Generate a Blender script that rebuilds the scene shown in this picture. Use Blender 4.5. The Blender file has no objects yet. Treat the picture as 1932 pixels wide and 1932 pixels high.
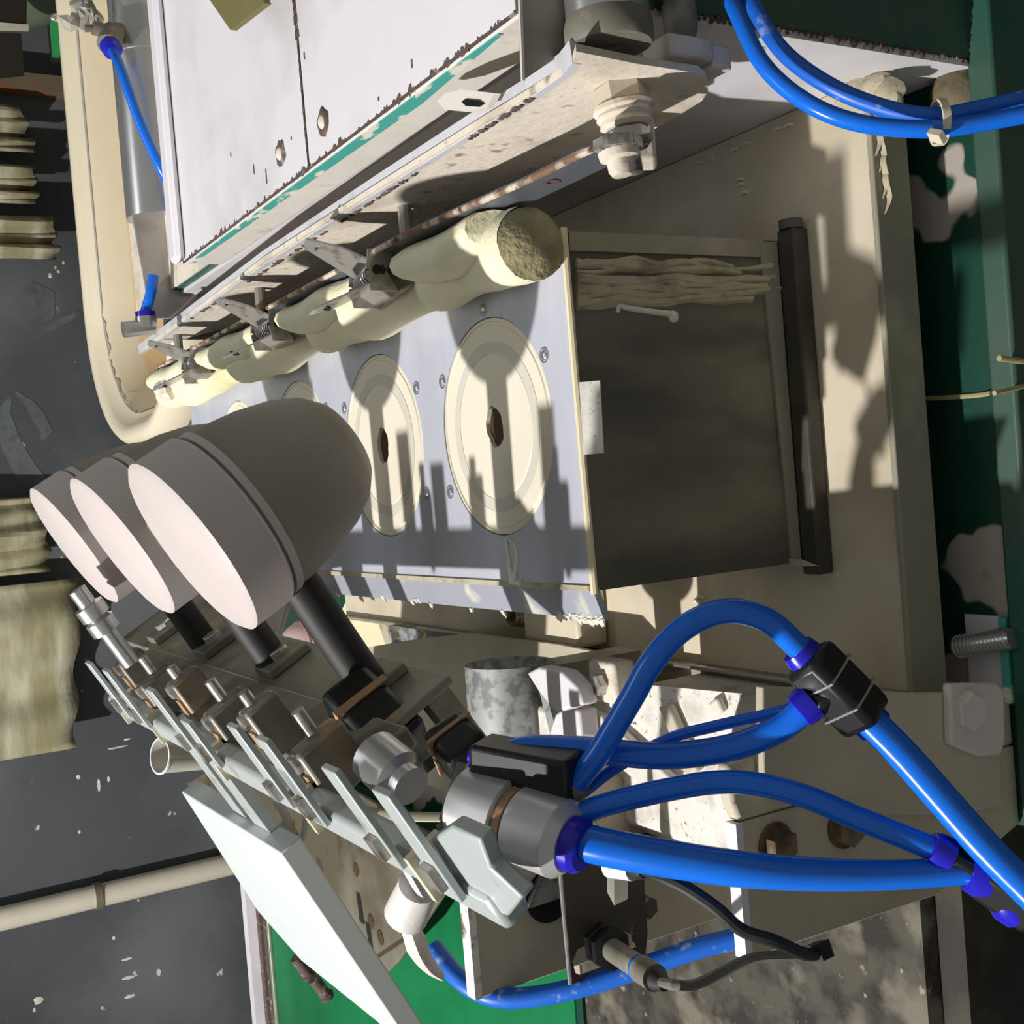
import bpy, bmesh, math, random
from mathutils import Vector, Matrix
random.seed(7)
S = bpy.context.scene
COL = S.collection
R = math.radians
# ------------------------------------------------------------------ camera
F = 2240.0                                  # focal length in pixels of the 1932 px frame
CAM = Vector((0, 0, 1.23))
def cam_axes(p, y, r):
    fwd = Vector((math.sin(y)*math.cos(p), math.cos(y)*math.cos(p), -math.sin(p)))
    right = Vector((math.cos(y), -math.sin(y), 0)); down = fwd.cross(right)
    c, s = math.cos(r), math.sin(r)
    return c*right + s*down, -s*right + c*down, fwd
CR, CD, CF = cam_axes(R(30.49), R(-1.577), R(5.53))
cd = bpy.data.cameras.new('camera'); cam = bpy.data.objects.new('camera', cd); COL.objects.link(cam)
cd.sensor_width = 36; cd.lens = F/1932*36; cd.clip_start = .01; cd.clip_end = 60
m = Matrix((CD, CR, -CF)).transposed().to_4x4(); m.translation = CAM      # the photograph is turned a quarter turn
cam.matrix_world = m
S.camera = cam
# ------------------------------------------------------------------ light
S.view_settings.view_transform = 'Standard'; S.view_settings.look = 'None'
S.view_settings.exposure = 0.0; S.view_settings.gamma = 1.0; S.view_settings.use_curve_mapping = False
w = bpy.data.worlds.new('hall_ambient'); S.world = w; w.use_nodes = True
bg = w.node_tree.nodes['Background']; bg.inputs[0].default_value = (.94, .97, .89, 1); bg.inputs[1].default_value = .225
def lamp(name, kind, loc, target, power, color, **k):
    l = bpy.data.lights.new(name, kind); l.energy = power; l.color = color
    for a, b in k.items(): setattr(l, a, b)
    o = bpy.data.objects.new(name, l); COL.objects.link(o); o.location = loc
    o.rotation_euler = (Vector(target)-Vector(loc)).to_track_quat('-Z', 'Y').to_euler()
    return o
lamp('work_lamp', 'SPOT', (-1.19, .64, 2.44), (.05, .66, .88), 205, (1, .98, .945), spot_size=R(120), spot_blend=.4, shadow_soft_size=.022)
lamp('overhead_fill', 'AREA', (.2, 1.6, 3.2), (0, 1.2, .7), 9, (.9, .97, 1), shape='RECTANGLE', size=1.6, size_y=.4)  # weak overhead fill added for brightness, not a known lamp

# ------------------------------------------------------------------ pixel helpers (rays of the reference view hitting real planes)
def ray(x, y): return CR*((966-y)/F) + CD*((x-966)/F) + CF
def at(x, y, ax, v):
    i = 'xyz'.index(ax); d = ray(x, y); return CAM + d*((v-CAM[i])/d[i])
def dp(x, y, depth): return CAM + ray(x, y)*depth

# ------------------------------------------------------------------ materials
def lin(c): return tuple((v/12.92 if v <= .04045 else ((v+.055)/1.055)**2.4) for v in (x/255 for x in c)) + (1,)
def mat(name, c, rough=.5, metal=0., spots=(), bump=0., bscale=200, grain=.06, gscale=25, trans=0., spec=.5, alpha=1., stretch=None):
    """c: sRGB 0-255 albedo. spots: list of (colour, scale, threshold, softness, detail)."""
    M = bpy.data.materials.new(name); M.use_nodes = True; T = M.node_tree; N = T.nodes; L = T.links
    b = N['Principled BSDF']; b.inputs['Roughness'].default_value = rough; b.inputs['Metallic'].default_value = metal
    b.inputs['Specular IOR Level'].default_value = spec
    b.inputs['Transmission Weight'].default_value = trans; b.inputs['Alpha'].default_value = alpha
    tc = N.new('ShaderNodeTexCoord'); src = tc.outputs['Object']
    if stretch:
        mp = N.new('ShaderNodeMapping'); mp.inputs['Scale'].default_value = stretch; L.new(src, mp.inputs[0]); src = mp.outputs[0]
    def noise(scale, detail, seed):
        n = N.new('ShaderNodeTexNoise'); n.inputs['Scale'].default_value = scale; n.inputs['Detail'].default_value = detail
        n.noise_dimensions = '4D'; n.inputs['W'].default_value = seed; L.new(src, n.inputs['Vector']); return n.outputs['Fac']
    base = lin(c)
    mx = N.new('ShaderNodeMix'); mx.data_type = 'RGBA'
    mx.inputs[6].default_value = tuple(v*(1-grain*2.2) for v in base[:3]) + (1,); mx.inputs[7].default_value = tuple(min(1, v*(1+grain*1.4)) for v in base[:3]) + (1,)
    L.new(noise(gscale, 6, 1.3), mx.inputs[0]); out = mx.outputs[2]
    for k, (sc, scale, thr, soft, det) in enumerate(spots):
        cr = N.new('ShaderNodeMapRange'); cr.inputs[1].default_value = thr-soft; cr.inputs[2].default_value = thr+soft
        L.new(noise(scale, det, 3.1+k*7.7), cr.inputs[0])
        q = N.new('ShaderNodeMix'); q.data_type = 'RGBA'; q.inputs[7].default_value = lin(sc)
        L.new(out, q.inputs[6]); L.new(cr.outputs[0], q.inputs[0]); out = q.outputs[2]
    L.new(out, b.inputs['Base Color'])
    if bump:
        bp = N.new('ShaderNodeBump'); bp.inputs['Strength'].default_value = bump; bp.inputs['Distance'].default_value = .002
        L.new(noise(bscale, 5, 9.9), bp.inputs['Height']); L.new(bp.outputs[0], b.inputs['Normal'])
    return M
WHITE = mat('white_paint', (226, 222, 228), .45, spots=[((205, 202, 206), 14, .62, .12, 4)], grain=.02)
WHITE2 = mat('white_paint_dirty', (222, 215, 208), .55, spots=[((170, 160, 145), 30, .64, .06, 6)], bump=.15)
CREAM = mat('slip_caked_white', (228, 216, 200), .75, spots=[((150, 138, 120), 90, .66, .05, 8), ((190, 178, 160), 26, .6, .1, 6)], bump=.5, bscale=160)
SPECK = mat('speckled_grey_white', (226, 220, 212), .8, spots=[((110, 105, 98), 330, .66, .04, 3), ((190, 184, 176), 60, .58, .08, 6)], bump=.3)
MACH = mat('cream_machine_paint', (200, 190, 170), .55, spots=[((165, 155, 135), 9, .6, .15, 5), ((120, 105, 85), 120, .73, .03, 5)], grain=.05, bump=.12)
SLIP = mat('slip_coated_steel', (218, 206, 184), .42, spots=[((186, 174, 150), 11, .58, .12, 7)], bump=.1, bscale=60)
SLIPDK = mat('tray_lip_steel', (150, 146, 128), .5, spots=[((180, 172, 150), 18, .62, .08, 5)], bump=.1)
PLATE = mat('brushed_plate', (204, 205, 217), .34, .12, spots=[((188, 190, 204), 8, .55, .2, 5)], grain=.04, stretch=(1, 6, 1), gscale=30)
DISC = mat('cream_disc', (236, 227, 208), .38, grain=.015, gscale=12)
RING = mat('pale_ring_groove', (214, 210, 196), .4, grain=.02)
HOLE = mat('brown_hole', (70, 52, 26), .8)
DARKST = mat('dark_scuffed_steel', (104, 101, 90), .5, .15, spots=[((140, 133, 115), 14, .56, .10, 9), ((80, 78, 70), 24, .60, .10, 7), ((160, 152, 132), 60, .70, .05, 6)], stretch=(1, 1, .35), bump=.1)
CRUST = mat('dried_slip', (190, 180, 154), .75, spots=[((140, 130, 108), 60, .62, .1, 7)], bump=.3, bscale=300)
DRIP = mat('wet_white_drip', (232, 226, 212), .25)
GREEN = mat('green_paint', (30, 88, 74), .48, spots=[((74, 88, 76), 9, .56, .14, 7), ((150, 140, 122), 40, .74, .04, 4)], bump=.06)
GREENP = mat('green_paint_peeled', (10, 62, 48), .5, spots=[((178, 168, 158), 13, .545, .008, 3)], bump=.1)
GREENB = mat('bright_green_paint', (24, 120, 72), .4, spots=[((12, 70, 46), 6, .6, .2, 4)])
TEAL = mat('teal_stripe', (70, 165, 155), .6, spots=[((226, 220, 210), 90, .56, .03, 5)], stretch=(1, .5, 1))
CHIP = mat('chipped_brown_edge', (92, 74, 70), .8, spots=[((150, 140, 138), 120, .62, .05, 5)], bump=.4)
RUST = mat('rusty_edge', (128, 98, 74), .85, spots=[((206, 194, 176), 70, .54, .06, 6), ((80, 52, 38), 150, .62, .06, 6)], bump=.5)
GREYST = mat('grey_blue_steel', (128, 134, 146), .32, .55, spots=[((205, 200, 192), 60, .69, .03, 6)])
GREYPL = mat('dull_grey_sheet', (150, 146, 136), .5, spots=[((120, 116, 106), 20, .6, .1, 5)])
FOAM = mat('yellowed_foam', (238, 232, 200), .95, spots=[((214, 204, 158), 18, .6, .1, 5)], bump=.35, bscale=420)
FOAMD = mat('worn_foam_end', (150, 142, 108), .98, spots=[((182, 172, 132), 60, .55, .15, 6)], bump=1.0, bscale=300)
CHROME = mat('tarnished_chrome', (190, 186, 178), .26, .55, spots=[((112, 98, 84), 90, .6, .08, 6)], bump=.15)
STEEL = mat('bright_steel', (205, 204, 204), .28, .85)
ZINC = mat('galvanised', (176, 178, 178), .5, .4, spots=[((128, 130, 132), 130, .52, .06, 4)])
BLACK = mat('black_plastic', (22, 22, 24), .35)
RUBBER = mat('black_rubber', (26, 25, 23), .6, grain=.15)
BLUE = mat('blue_tube', (18, 112, 232), .22, grain=.05)
BLUEDIRTY = mat('blue_tube_dusty', (26, 104, 214), .4, spots=[((170, 185, 205), 90, .62, .05, 6)])
COLLAR = mat('violet_blue_collar', (38, 30, 190), .25)
GREYFIT = mat('grey_fitting', (118, 114, 102), .55, spots=[((160, 152, 138), 60, .62, .08, 4)])
TUB = mat('cream_plastic_tub', (236, 224, 198), .35, grain=.03)
TUBIN = mat('peach_tub_inside', (244, 216, 172), .45, grain=.05, gscale=5)
GREYLINE = mat('grey_dirt_line', (178, 172, 164), .7)
WALL = mat('dark_slate_wall', (82, 84, 88), .55, spots=[((120, 122, 125), 2.2, .58, .12, 8), ((205, 203, 198), 42, .715, .015, 3)], bump=.1, bscale=30)
PIPE = mat('off_white_pipe', (218, 208, 190), .5)
CLOTH = mat('olive_grey_cloth', (158, 150, 116), .85, spots=[((214, 208, 184), 9, .58, .12, 6)], bump=.5, bscale=40, stretch=(.6, 1, 2.5))
TRANSL = mat('pale_green_plastic', (142, 152, 130), .3, trans=.25)
DARKIN = mat('dark_contents', (44, 38, 28), .8)
PINK = mat('pale_pink_rubber', (232, 200, 200), .5, grain=.03)
REDL = mat('pink_red_line', (214, 140, 138), .5)
PADM = mat('grey_white_silicone', (198, 187, 184), .55, grain=.04)
PADD = mat('grey_rubber_pad', (142, 134, 122), .55, grain=.05)
CARR = mat('oily_grey_metal', (140, 136, 124), .45, .3, spots=[((176, 150, 120), 26, .64, .06, 6), ((82, 74, 62), 18, .6, .1, 6)], bump=.1)
COPPER = mat('tan_rust_patch', (166, 132, 102), .7, bump=.3)
RAILM = mat('pale_grey_rail', (188, 194, 194), .4, .25, spots=[((150, 142, 124), 40, .66, .06, 4)])
PANEL = mat('white_cover', (212, 217, 218), .4, grain=.012)
BROWNP = mat('stained_brown_plate', (92, 84, 67), .6, spots=[((64, 52, 38), 28, .64, .06, 6), ((128, 124, 112), 7, .55, .1, 4)], bump=.2)
ZIP = mat('aged_nylon_tie', (222, 212, 186), .4)
CABLE = mat('black_cable', (30, 30, 30), .5, spots=[((150, 148, 140), 120, .7, .05, 4)])
GCABLE = mat('grey_cable', (110, 108, 98), .6)
CONC = mat('stained_worktop', (74, 70, 61), .85, spots=[((40, 37, 32), 40, .52, .08, 9), ((112, 106, 94), 26, .6, .06, 8), ((150, 142, 126), 110, .68, .04, 4)], bump=.4)
LIME = mat('lime_yellow_plastic', (190, 245, 10), .5)
CARD = mat('cream_board', (236, 222, 186), .7, grain=.03)
OLIVE = mat('olive_card', (112, 106, 62), .7)
FLOORM = mat('dark_workshop_floor', (84, 82, 78), .7, spots=[((120, 116, 108), 6, .6, .1, 6)], bump=.2)
CLEAR = mat('clear_film', (228, 225, 214), .15, trans=.45)
GTAG = mat('green_strap', (30, 150, 84), .4)

# ------------------------------------------------------------------ mesh helpers
class MB:
    def __init__(s): s.v = []; s.f = []
    def add(s, vs, fs):
        o = len(s.v); s.v += [tuple(v) for v in vs]; s.f += [tuple(i+o for i in f) for f in fs]; return s
    def prism(s, pts, vec):
        pts = [Vector(p) for p in pts]; vec = Vector(vec); n = len(pts)
        nn = Vector((0, 0, 0))
        for i in range(n): nn += pts[i].cross(pts[(i+1) % n])
        if nn.dot(vec) < 0: pts = pts[::-1]
        fs = [tuple(range(n, 2*n)), tuple(range(n-1, -1, -1))] + [(i, (i+1) % n, n+(i+1) % n, n+i) for i in range(n)]
        return s.add(pts + [p+vec for p in pts], fs)
    def box(s, x0, x1, y0, y1, z0, z1): return s.prism([(x0, y0, z0), (x1, y0, z0), (x1, y1, z0), (x0, y1, z0)], (0, 0, z1-z0))
    def bar(s, p, q, w, h, up=(0, 0, 1)):
        p, q = Vector(p), Vector(q); d = (q-p).normalized(); a = d.cross(Vector(up)).normalized(); b = a.cross(d)
        return s.prism([p+a*w/2+b*h/2, p-a*w/2+b*h/2, p-a*w/2-b*h/2, p+a*w/2-b*h/2], q-p)
    def lathe(s, o, ax, prof, n=24, jag=0):
        """prof: list of (distance along ax, radius)"""
        o = Vector(o); ax = Vector(ax).normalized(); t = Vector((0, 0, 1)) if abs(ax.z) < .9 else Vector((1, 0, 0))
        a = ax.cross(t).normalized(); b = ax.cross(a); vs = []; fs = []
        for h, r in prof:
            for i in range(n):
                g = 2*math.pi*i/n; rr = r*(1+jag*random.uniform(-1, 1)); vs.append(o+ax*h+(a*math.cos(g)+b*math.sin(g))*rr)
        for k in range(len(prof)-1):
            for i in range(n): fs.append((k*n+i, (k+1)*n+i, (k+1)*n+(i+1) % n, k*n+(i+1) % n))
        if prof[0][1] > 0: fs.append(tuple(range(n)))
        if prof[-1][1] > 0: fs.append(tuple(range(len(prof)*n-1, (len(prof)-1)*n-1, -1)))
        return s.add(vs, fs)
    def cyl(s, p, q, r, r2=None, n=20):
        p, q = Vector(p), Vector(q); L = (q-p).length
        return s.lathe(p, q-p, [(0, r), (L, r if r2 is None else r2)], n)
    def ring(s, o, ax, prof, n=32):
        """closed profile revolved: a washer, a hollow tube"""
        o = Vector(o); ax = Vector(ax).normalized(); t = Vector((0, 0, 1)) if abs(ax.z) < .9 else Vector((1, 0, 0))
        a = ax.cross(t).normalized(); b = ax.cross(a); m_ = len(prof); vs = []; fs = []
        for h, r in prof:
            for i in range(n):
                g = 2*math.pi*i/n; vs.append(o+ax*h+(a*math.cos(g)+b*math.sin(g))*r)
        for k in range(m_):
            for i in range(n): fs.append((k*n+i, ((k+1) % m_)*n+i, ((k+1) % m_)*n+(i+1) % n, k*n+(i+1) % n))
        return s.add(vs, fs)
    def tube(s, pts, r, n=12, sub=8, rad=None, flat=1.0):
        P = [Vector(p) for p in pts]
        if sub > 1 and len(P) > 2:
            Q = [P[0]*2-P[1]] + P + [P[-1]*2-P[-2]]; out = []; rr = []
            for i in range(1, len(Q)-2):
                for k in range(sub):
                    t = k/sub; a, b, c, d = Q[i-1], Q[i], Q[i+1], Q[i+2]
                    out.append(.5*((2*b)+(c-a)*t+(2*a-5*b+4*c-d)*t*t+(3*b-a-3*c+d)*t**3))
                    if rad: rr.append(rad[i-1]*(1-t)+rad[i]*t)
            out.append(P[-1]); P = out
            if rad: rad = rr + [rad[-1]]
        nrm = None; vs = []; fs = []
        for i, p in enumerate(P):
            d = (P[min(i+1, len(P)-1)]-P[max(i-1, 0)]).normalized()
            if nrm is None: nrm = d.cross(Vector((.3, .2, 1))).normalized()
            nrm = (nrm-d*nrm.dot(d)).normalized(); b = d.cross(nrm); R_ = rad[i] if rad else r
            for k in range(n):
                g = 2*math.pi*k/n; vs.append(p+(nrm*math.cos(g)+b*math.sin(g)*flat)*R_)
        for i in range(len(P)-1):
            for k in range(n): fs.append((i*n+k, i*n+(k+1) % n, (i+1)*n+(k+1) % n, (i+1)*n+k))
        fs += [tuple(range(n-1, -1, -1)), tuple(range((len(P)-1)*n, len(P)*n))]
        return s.add(vs, fs)
    def hexnut(s, o, ax, r, h): return s.lathe(o, ax, [(0, r), (h*.85, r), (h, r*.88)], 6)
    def dome(s, o, ax, r, h, n=16, k=6):
        return s.lathe(o, ax, [(h*math.sin(i/k*math.pi/2), max(r*math.cos(i/k*math.pi/2), 0 if i < k else 0)) for i in range(k+1)], n)
    def grid(s, fn, nu, nv, thick=None):
        vs = [Vector(fn(i/nu, j/nv)) for j in range(nv+1) for i in range(nu+1)]; W = nu+1
        fs = [(j*W+i, j*W+i+1, (j+1)*W+i+1, (j+1)*W+i) for j in range(nv) for i in range(nu)]
        return s.add(vs, fs)
    def build(s, name, m, parent=None, smooth=35, bevel=0, solid=0):
        me = bpy.data.meshes.new(name); me.from_pydata(s.v, [], s.f); me.validate()
        b = bmesh.new(); b.from_mesh(me); bmesh.ops.remove_doubles(b, verts=b.verts, dist=1e-6)
        if not solid: bmesh.ops.recalc_face_normals(b, faces=b.faces)
        b.to_mesh(me); b.free()
        me.materials.append(m)
        if smooth:
            me.shade_smooth(); me.set_sharp_from_angle(angle=R(smooth))
        o = bpy.data.objects.new(name, me); COL.objects.link(o)
        if parent: put(o, parent)
        if solid:
            q = o.modifiers.new('solid', 'SOLIDIFY'); q.thickness = solid; q.offset = 0
        if bevel:
            q = o.modifiers.new('bevel', 'BEVEL'); q.width = bevel; q.segments = 2; q.limit_method = 'ANGLE'; q.angle_limit = R(40)
        return o
LOC = {}
def put(o, parent):
    o.parent = parent; o.matrix_parent_inverse = Matrix.Translation(-LOC.get(parent.name, Vector((0, 0, 0))))
def tag(o, label, cat, group=None, kind=None):
    o['label'] = label; o['category'] = cat
    if group: o['group'] = group
    if kind: o['kind'] = kind
    return o
def thing(name, label, cat, loc, group=None):
    o = bpy.data.objects.new(name, None); COL.objects.link(o); o.location = loc; o.empty_display_size = .02
    LOC[o.name] = Vector(loc)
    return tag(o, label, cat, group)
def struct(o): o['kind'] = 'structure'; return o
def sub(o, parent):                                   # parts whose parent is a mesh sitting at the thing's place
    o.parent = parent; return o

# ------------------------------------------------------------------ setting
struct(MB().box(-6, 6, -3, 2.4, -.05, 0).build('floor', FLOORM))
struct(MB().box(-6, 6, 2.3, 2.4, 0, 3.2).build('wall_back', WALL))
wall = bpy.data.objects['wall_back']
SMEAR = mat('chalky_smear', (112, 116, 121), .7, spots=[((84, 86, 90), 9, .5, .18, 8), ((84, 86, 90), 60, .6, .1, 4)])
def ribbon(pts, w0, name='chalk_smear'):
    P = [at(x, y, 'y', 2.2992) for x, y in pts]; b = MB(); vs = []; fs = []
    for i, p in enumerate(P):
        d = (P[min(i+1, len(P)-1)]-P[max(i-1, 0)]).normalized(); n_ = Vector((-d.z, 0, d.x))*w0[i]/2
        vs += [p+n_, p-n_, p-n_+Vector((0, .001, 0)), p+n_+Vector((0, .001, 0))]
    for i in range(len(P)-1):
        for k in range(4): fs.append((4*i+k, 4*i+(k+1) % 4, 4*i+4+(k+1) % 4, 4*i+4+k))
    fs += [(0, 1, 2, 3), tuple(4*(len(P)-1)+k for k in (3, 2, 1, 0))]
    sub(b.add(vs, fs).build(name, SMEAR), wall)
ribbon(((20, 748), (8, 775), (10, 800), (22, 840), (50, 890), (90, 930), (140, 950)), (.006, .02, .03, .035, .04, .03, .01))
ribbon(((30, 740), (55, 760), (72, 785), (88, 815), (80, 830)), (.004, .016, .024, .02, .006))
ribbon(((45, 555), (60, 545), (85, 560), (88, 590), (60, 620)), (.01, .03, .04, .03, .008))
ribbon(((60, 640), (110, 610), (150, 590)), (.006, .016, .006))
b = MB()
for (x, y, w_, h_) in ((187, 1482, .022, .006), (205, 1470, .010, .005), (148, 1466, .008, .006), (240, 1810, .004, .018), (242, 1845, .006, .02), (245, 1880, .006, .016), (72, 1888, .012, .014), (65, 1905, .008, .005), (24, 1738, .008, .007), (240, 1395, .003, .012), (225, 1410, .003, .03), (310, 1670, .014, .005), (150, 1570, .006, .004), (300, 1835, .012, .008), (60, 470, .006, .005), (215, 1770, .006, .005), (110, 512, .005, .005), (95, 520, .008, .006), (105, 505, .005, .004), (120, 495, .006, .004)):
    q = at(x, y, 'y', 2.2990); b.lathe(q+Vector((0, .0012, 0)), (0, -1, 0), [(0, 1.0), (.0008, .8)], 9, .25); 
    for k in range(len(b.v)-18, len(b.v)): v = b.v[k]; b.v[k] = (q.x+(v[0]-q.x)*w_*.62, v[1], q.z+(v[2]-q.z)*h_*.62)
o_ = sub(b.build('slip_splash', DRIP), wall); o_['kind'] = 'stuff'
# ------------------------------------------------------------------ wall things
t = thing('wall_pipe', 'off-white round pipe running down the dark slate wall', 'pipe', (-.69, 2.275, 0))
MB().cyl((-.69, 2.275, 0), (-.69, 2.275, 2.6), .021).build('pipe', PIPE, t)
MB().ring((-.69, 2.275, .83), (0, 0, 1), [(0, .0205), (0, .0245), (.012, .0245), (.012, .0205)]).build('pipe_clip', mat('clip_grey', (120, 112, 92)), t)
t = thing('wall_post', 'rust-streaked narrow steel post against the dark wall', 'post', (.79, 2.27, 0))
MB().box(.775, .805, 2.255, 2.295, .0, 1.6).build('post', mat('rusty_post', (120, 104, 84), .8, spots=[((150, 88, 52), 30, .55, .08, 6)]), t)
MB().box(.765, .815, 2.25, 2.3, 0, .012).build('foot_plate', RUST, t)
def cloth(name, label, p, w, top, bot, dz):
    """hanging folded cloth against the wall, p: x centre"""
    t = thing(name, label, 'cloth', (p, 2.26, bot), 'stiff cloths hanging before the dark wall')
    y0 = 2.235
    def f(u, v):
        x = p-w/2+u*w; z = bot+(top-bot)*v
        yy = y0+.012*math.sin(u*9+p*7)+.008*math.sin(u*21+v*3)-.02*v*0
        return (x, yy, z+(.006*math.sin(u*17+p)+dz*(u-.5))*(1-v))
    MB().grid(f, 26, 10).build('cloth_sheet', CLOTH, t, solid=.006)
    MB().box(p-w/2-.005, p+w/2+.005, 2.225, 2.3, top-.008, top+.012).build('hanging_rail', GREYPL, t)
cloth('hanging_cloth', 'wide crinkled olive-grey cloth hanging next to the round pipe', -.255, .30, 1.15, .842, -.03)
cloth('hanging_cloth', 'darker narrow olive cloth hanging just right of the widest cloth', -.02, .13, 1.15, .872, .0)
cloth('hanging_cloth', 'pale stiff cloth strip hanging lowest above the cream tub', .505, .075, 1.15, .812, .0)
cloth('hanging_cloth', 'thin pale cloth strip hanging between two wider strips', .60, .07, 1.15, .838, .0)
cloth('hanging_cloth', 'greenish stiff cloth strip hanging beside the rusty post', .70, .088, 1.15, .842, .02)
t = thing('plastic_bin', 'pale green translucent round bin behind the cream tub', 'bin', (.96, 2.14, .78))
MB().lathe((.97, 2.12, .79), (0, 0, 1), [(0, .10), (.012, .118), (.05, .132), (.30, .142), (.30, .134), (.05, .124), (.018, .108)], 40).build('bin_shell', TRANSL, t)
MB().lathe((.97, 2.12, .812), (0, 0, 1), [(0, .107), (.03, .118), (.2, .125)], 32).build('bin_contents', DARKIN, t)
for pp in (((-30, -30), (52, -30), (50, 44), (-30, 38)), ((-30, 60), (40, 63), (46, 142), (-30, 150))):
    MB().prism([at(x, y, 'y', 1.979) for x, y in pp], (0, .004, 0)).build('dark_window', DARKIN, t)
MB().prism([at(x, y, 'y', 1.977) for x, y in ((-30, 40), (54, 46), (54, 58), (-30, 56))], (0, .003, 0)).build('white_band', PIPE, t)
t = thing('bin_stand', 'dark low stand carrying the translucent green bin', 'stand', (.97, 2.12, 0))
MB().box(.83, 1.11, 1.98, 2.26, .765, .788).build('stand_top', DARKIN, t)
for x in (.85, 1.09):
    for y in (2.0, 2.24): MB().box(x-.012, x+.012, y-.012, y+.012, 0, .765).build('leg', DARKIN, t)

# ------------------------------------------------------------------ green machine table
ZT = .70
t = thing('machine_table', 'long green machine table with peeled paint under the slip tray', 'table', (.1, 1, 0))
MB().prism([(-.2, .40, ZT-.03), (1.0, .40, ZT-.03), (1.0, 1.735, ZT-.03), (-1.1, 1.735, ZT-.03), (-1.1, .85, ZT-.03), (-.2, .85, ZT-.03)], (0, 0, .03)).build('table_top', GREENP, t)
MB().box(-1.1, -.34, .86, 1.70, ZT, ZT+.002).build('green_sheet', GREENB, t)
MB().box(-.2, 1.0, .385, .40, .50, ZT+.004).build('front_apron', GREEN, t, bevel=.002)
MB().box(-1.1, 1.0, 1.735, 1.755, .62, .722).build('back_strip', WHITE, t)
MB().box(-1.1, -.34, 1.700, 1.712, ZT, ZT+.006).box(-1.1, -.34, 1.72, 1.735, ZT, ZT+.008).build('edge_bead', CHIP, t)
MB().tube([(-1.1, 1.69, ZT+.004), (-.34, 1.69, ZT+.004)], .004, sub=1).build('bead_pipe', TRANSL, t)
MB().box(-.135, -.090, .405, .428, ZT, ZT+.0015).build('bare_patch', WHITE, t)
MB().box(-.135, -.090, .4005, .405, ZT, ZT+.0045).build('teal_edge', TEAL, t)
for x in (-1.05, -.17, .95):
    for y in (.42 if x > -.5 else .9, 1.68): MB().box(x-.03, x+.03, y, y+.05, 0, ZT-.03).build('leg', GREEN, t)
MB().lathe((.184, .412, ZT-.001), (0, 0, 1), [(0, .0135), (.003, .013), (.007, .010), (.010, .006), (.0115, 0)], 30, .05).build('dried_mound', mat('brown_slip_mound', (118, 106, 82), .85, spots=[((86, 78, 60), 60, .6, .1, 6)], bump=.5), t)
DL = mat('cream_drip_line', (176, 162, 118), .6)
MB().tube([at(1735, 752, 'z', ZT+.0005), at(1790, 750, 'z', ZT+.0008), at(1850, 745, 'z', ZT+.0008), at(1868, 742, 'z', ZT+.003)], .0013, n=8, flat=.6).build('drip_line', DL, t)
MB().tube([at(1876, 742, 'y', .3848), at(1905, 735, 'y', .3846), at(1940, 727, 'y', .3848)], .0013, n=8).build('drip_line', DL, t)
MB().tube([at(1885, 676, 'y', .3848), at(1910, 679, 'y', .3846), at(1945, 684, 'y', .3848)], .0016, n=8).build('drip_line', DL, t)
t = thing('stained_worktop', 'grimy stained grey worktop beside the cream machine brackets', 'worktop', (-.6, .65, 0))
MB().box(-1.1, -.205, .475, .845, ZT-.05, ZT).build('slab', CONC, t)
MB().box(-1.1, -.205, .455, .474, ZT-.16, ZT-.012).build('edge_angle', mat('dark_edge_angle', (46, 43, 36), .8, spots=[((70, 66, 55), 30, .6, .1, 6)]), t)
for x in (-1.05, -.25):
    MB().box(x-.02, x+.02, .6, .64, 0, ZT-.05).build('leg', DARKIN, t)

# ------------------------------------------------------------------ slip tray
t = thing('slip_tray', 'shallow steel tray coated in cream slip around the dark box', 'tray', (.03, .8, ZT))
MB().box(-.125, .1925, .43, 1.19, .741, .745).build('tray_floor', SLIP, t)
MB().box(-.1285, .1925, .4262, .43, .721, .7475).build('front_lip', SLIPDK, t, bevel=.0008)
MB().box(-.1285, -.125, .43, 1.19, .721, .752).build('rim', SLIPDK, t, bevel=.0008)
MB().box(-.152, -.1287, .435, 1.0, .725, .746).build('side_beam', SLIPDK, t, bevel=.002)
MB().tube([(-.1265, .432, .753), (-.1265, .7, .753), (-.1265, 1.0, .753)], .0016, sub=6).build('bright_edge', STEEL, t)
for x in (-.1, .17):
    for y in (.50, 1.12): MB().box(x-.01, x+.01, y-.01, y+.01, ZT, .7409).build('foot', BROWNP, t)
b = MB(); p = at(1770, 1205, 'z', .715); b.cyl((-.106, .4265, .712), (-.100, .395, .707), .0055, n=14)
for k in range(14): b.ring(Vector((-.106, .4255, .712)).lerp(Vector((-.100, .396, .707)), k/14), (.006, -.031, -.005), [(0, .0053), (.0006, .0063), (.0012, .0053)], 14)
b.build('threaded_stud', STEEL, t)
b = MB()
for (x, y) in ((1400, 350), (1408, 365), (1398, 340), (1322, 308), (1345, 300), (1390, 283), (1410, 272), (1470, 245), (1490, 238), (1325, 1128), (1318, 1136)):
    q = at(x, y, 'z', .745); b.tube([q+Vector((0, -.003, .0004)), q+Vector((.001, 0, .0009)), q+Vector((.0006, .004, .0004))], .0011, n=8, sub=4)
b.build('slip_splash', DRIP, t)['kind'] = 'stuff'
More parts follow.
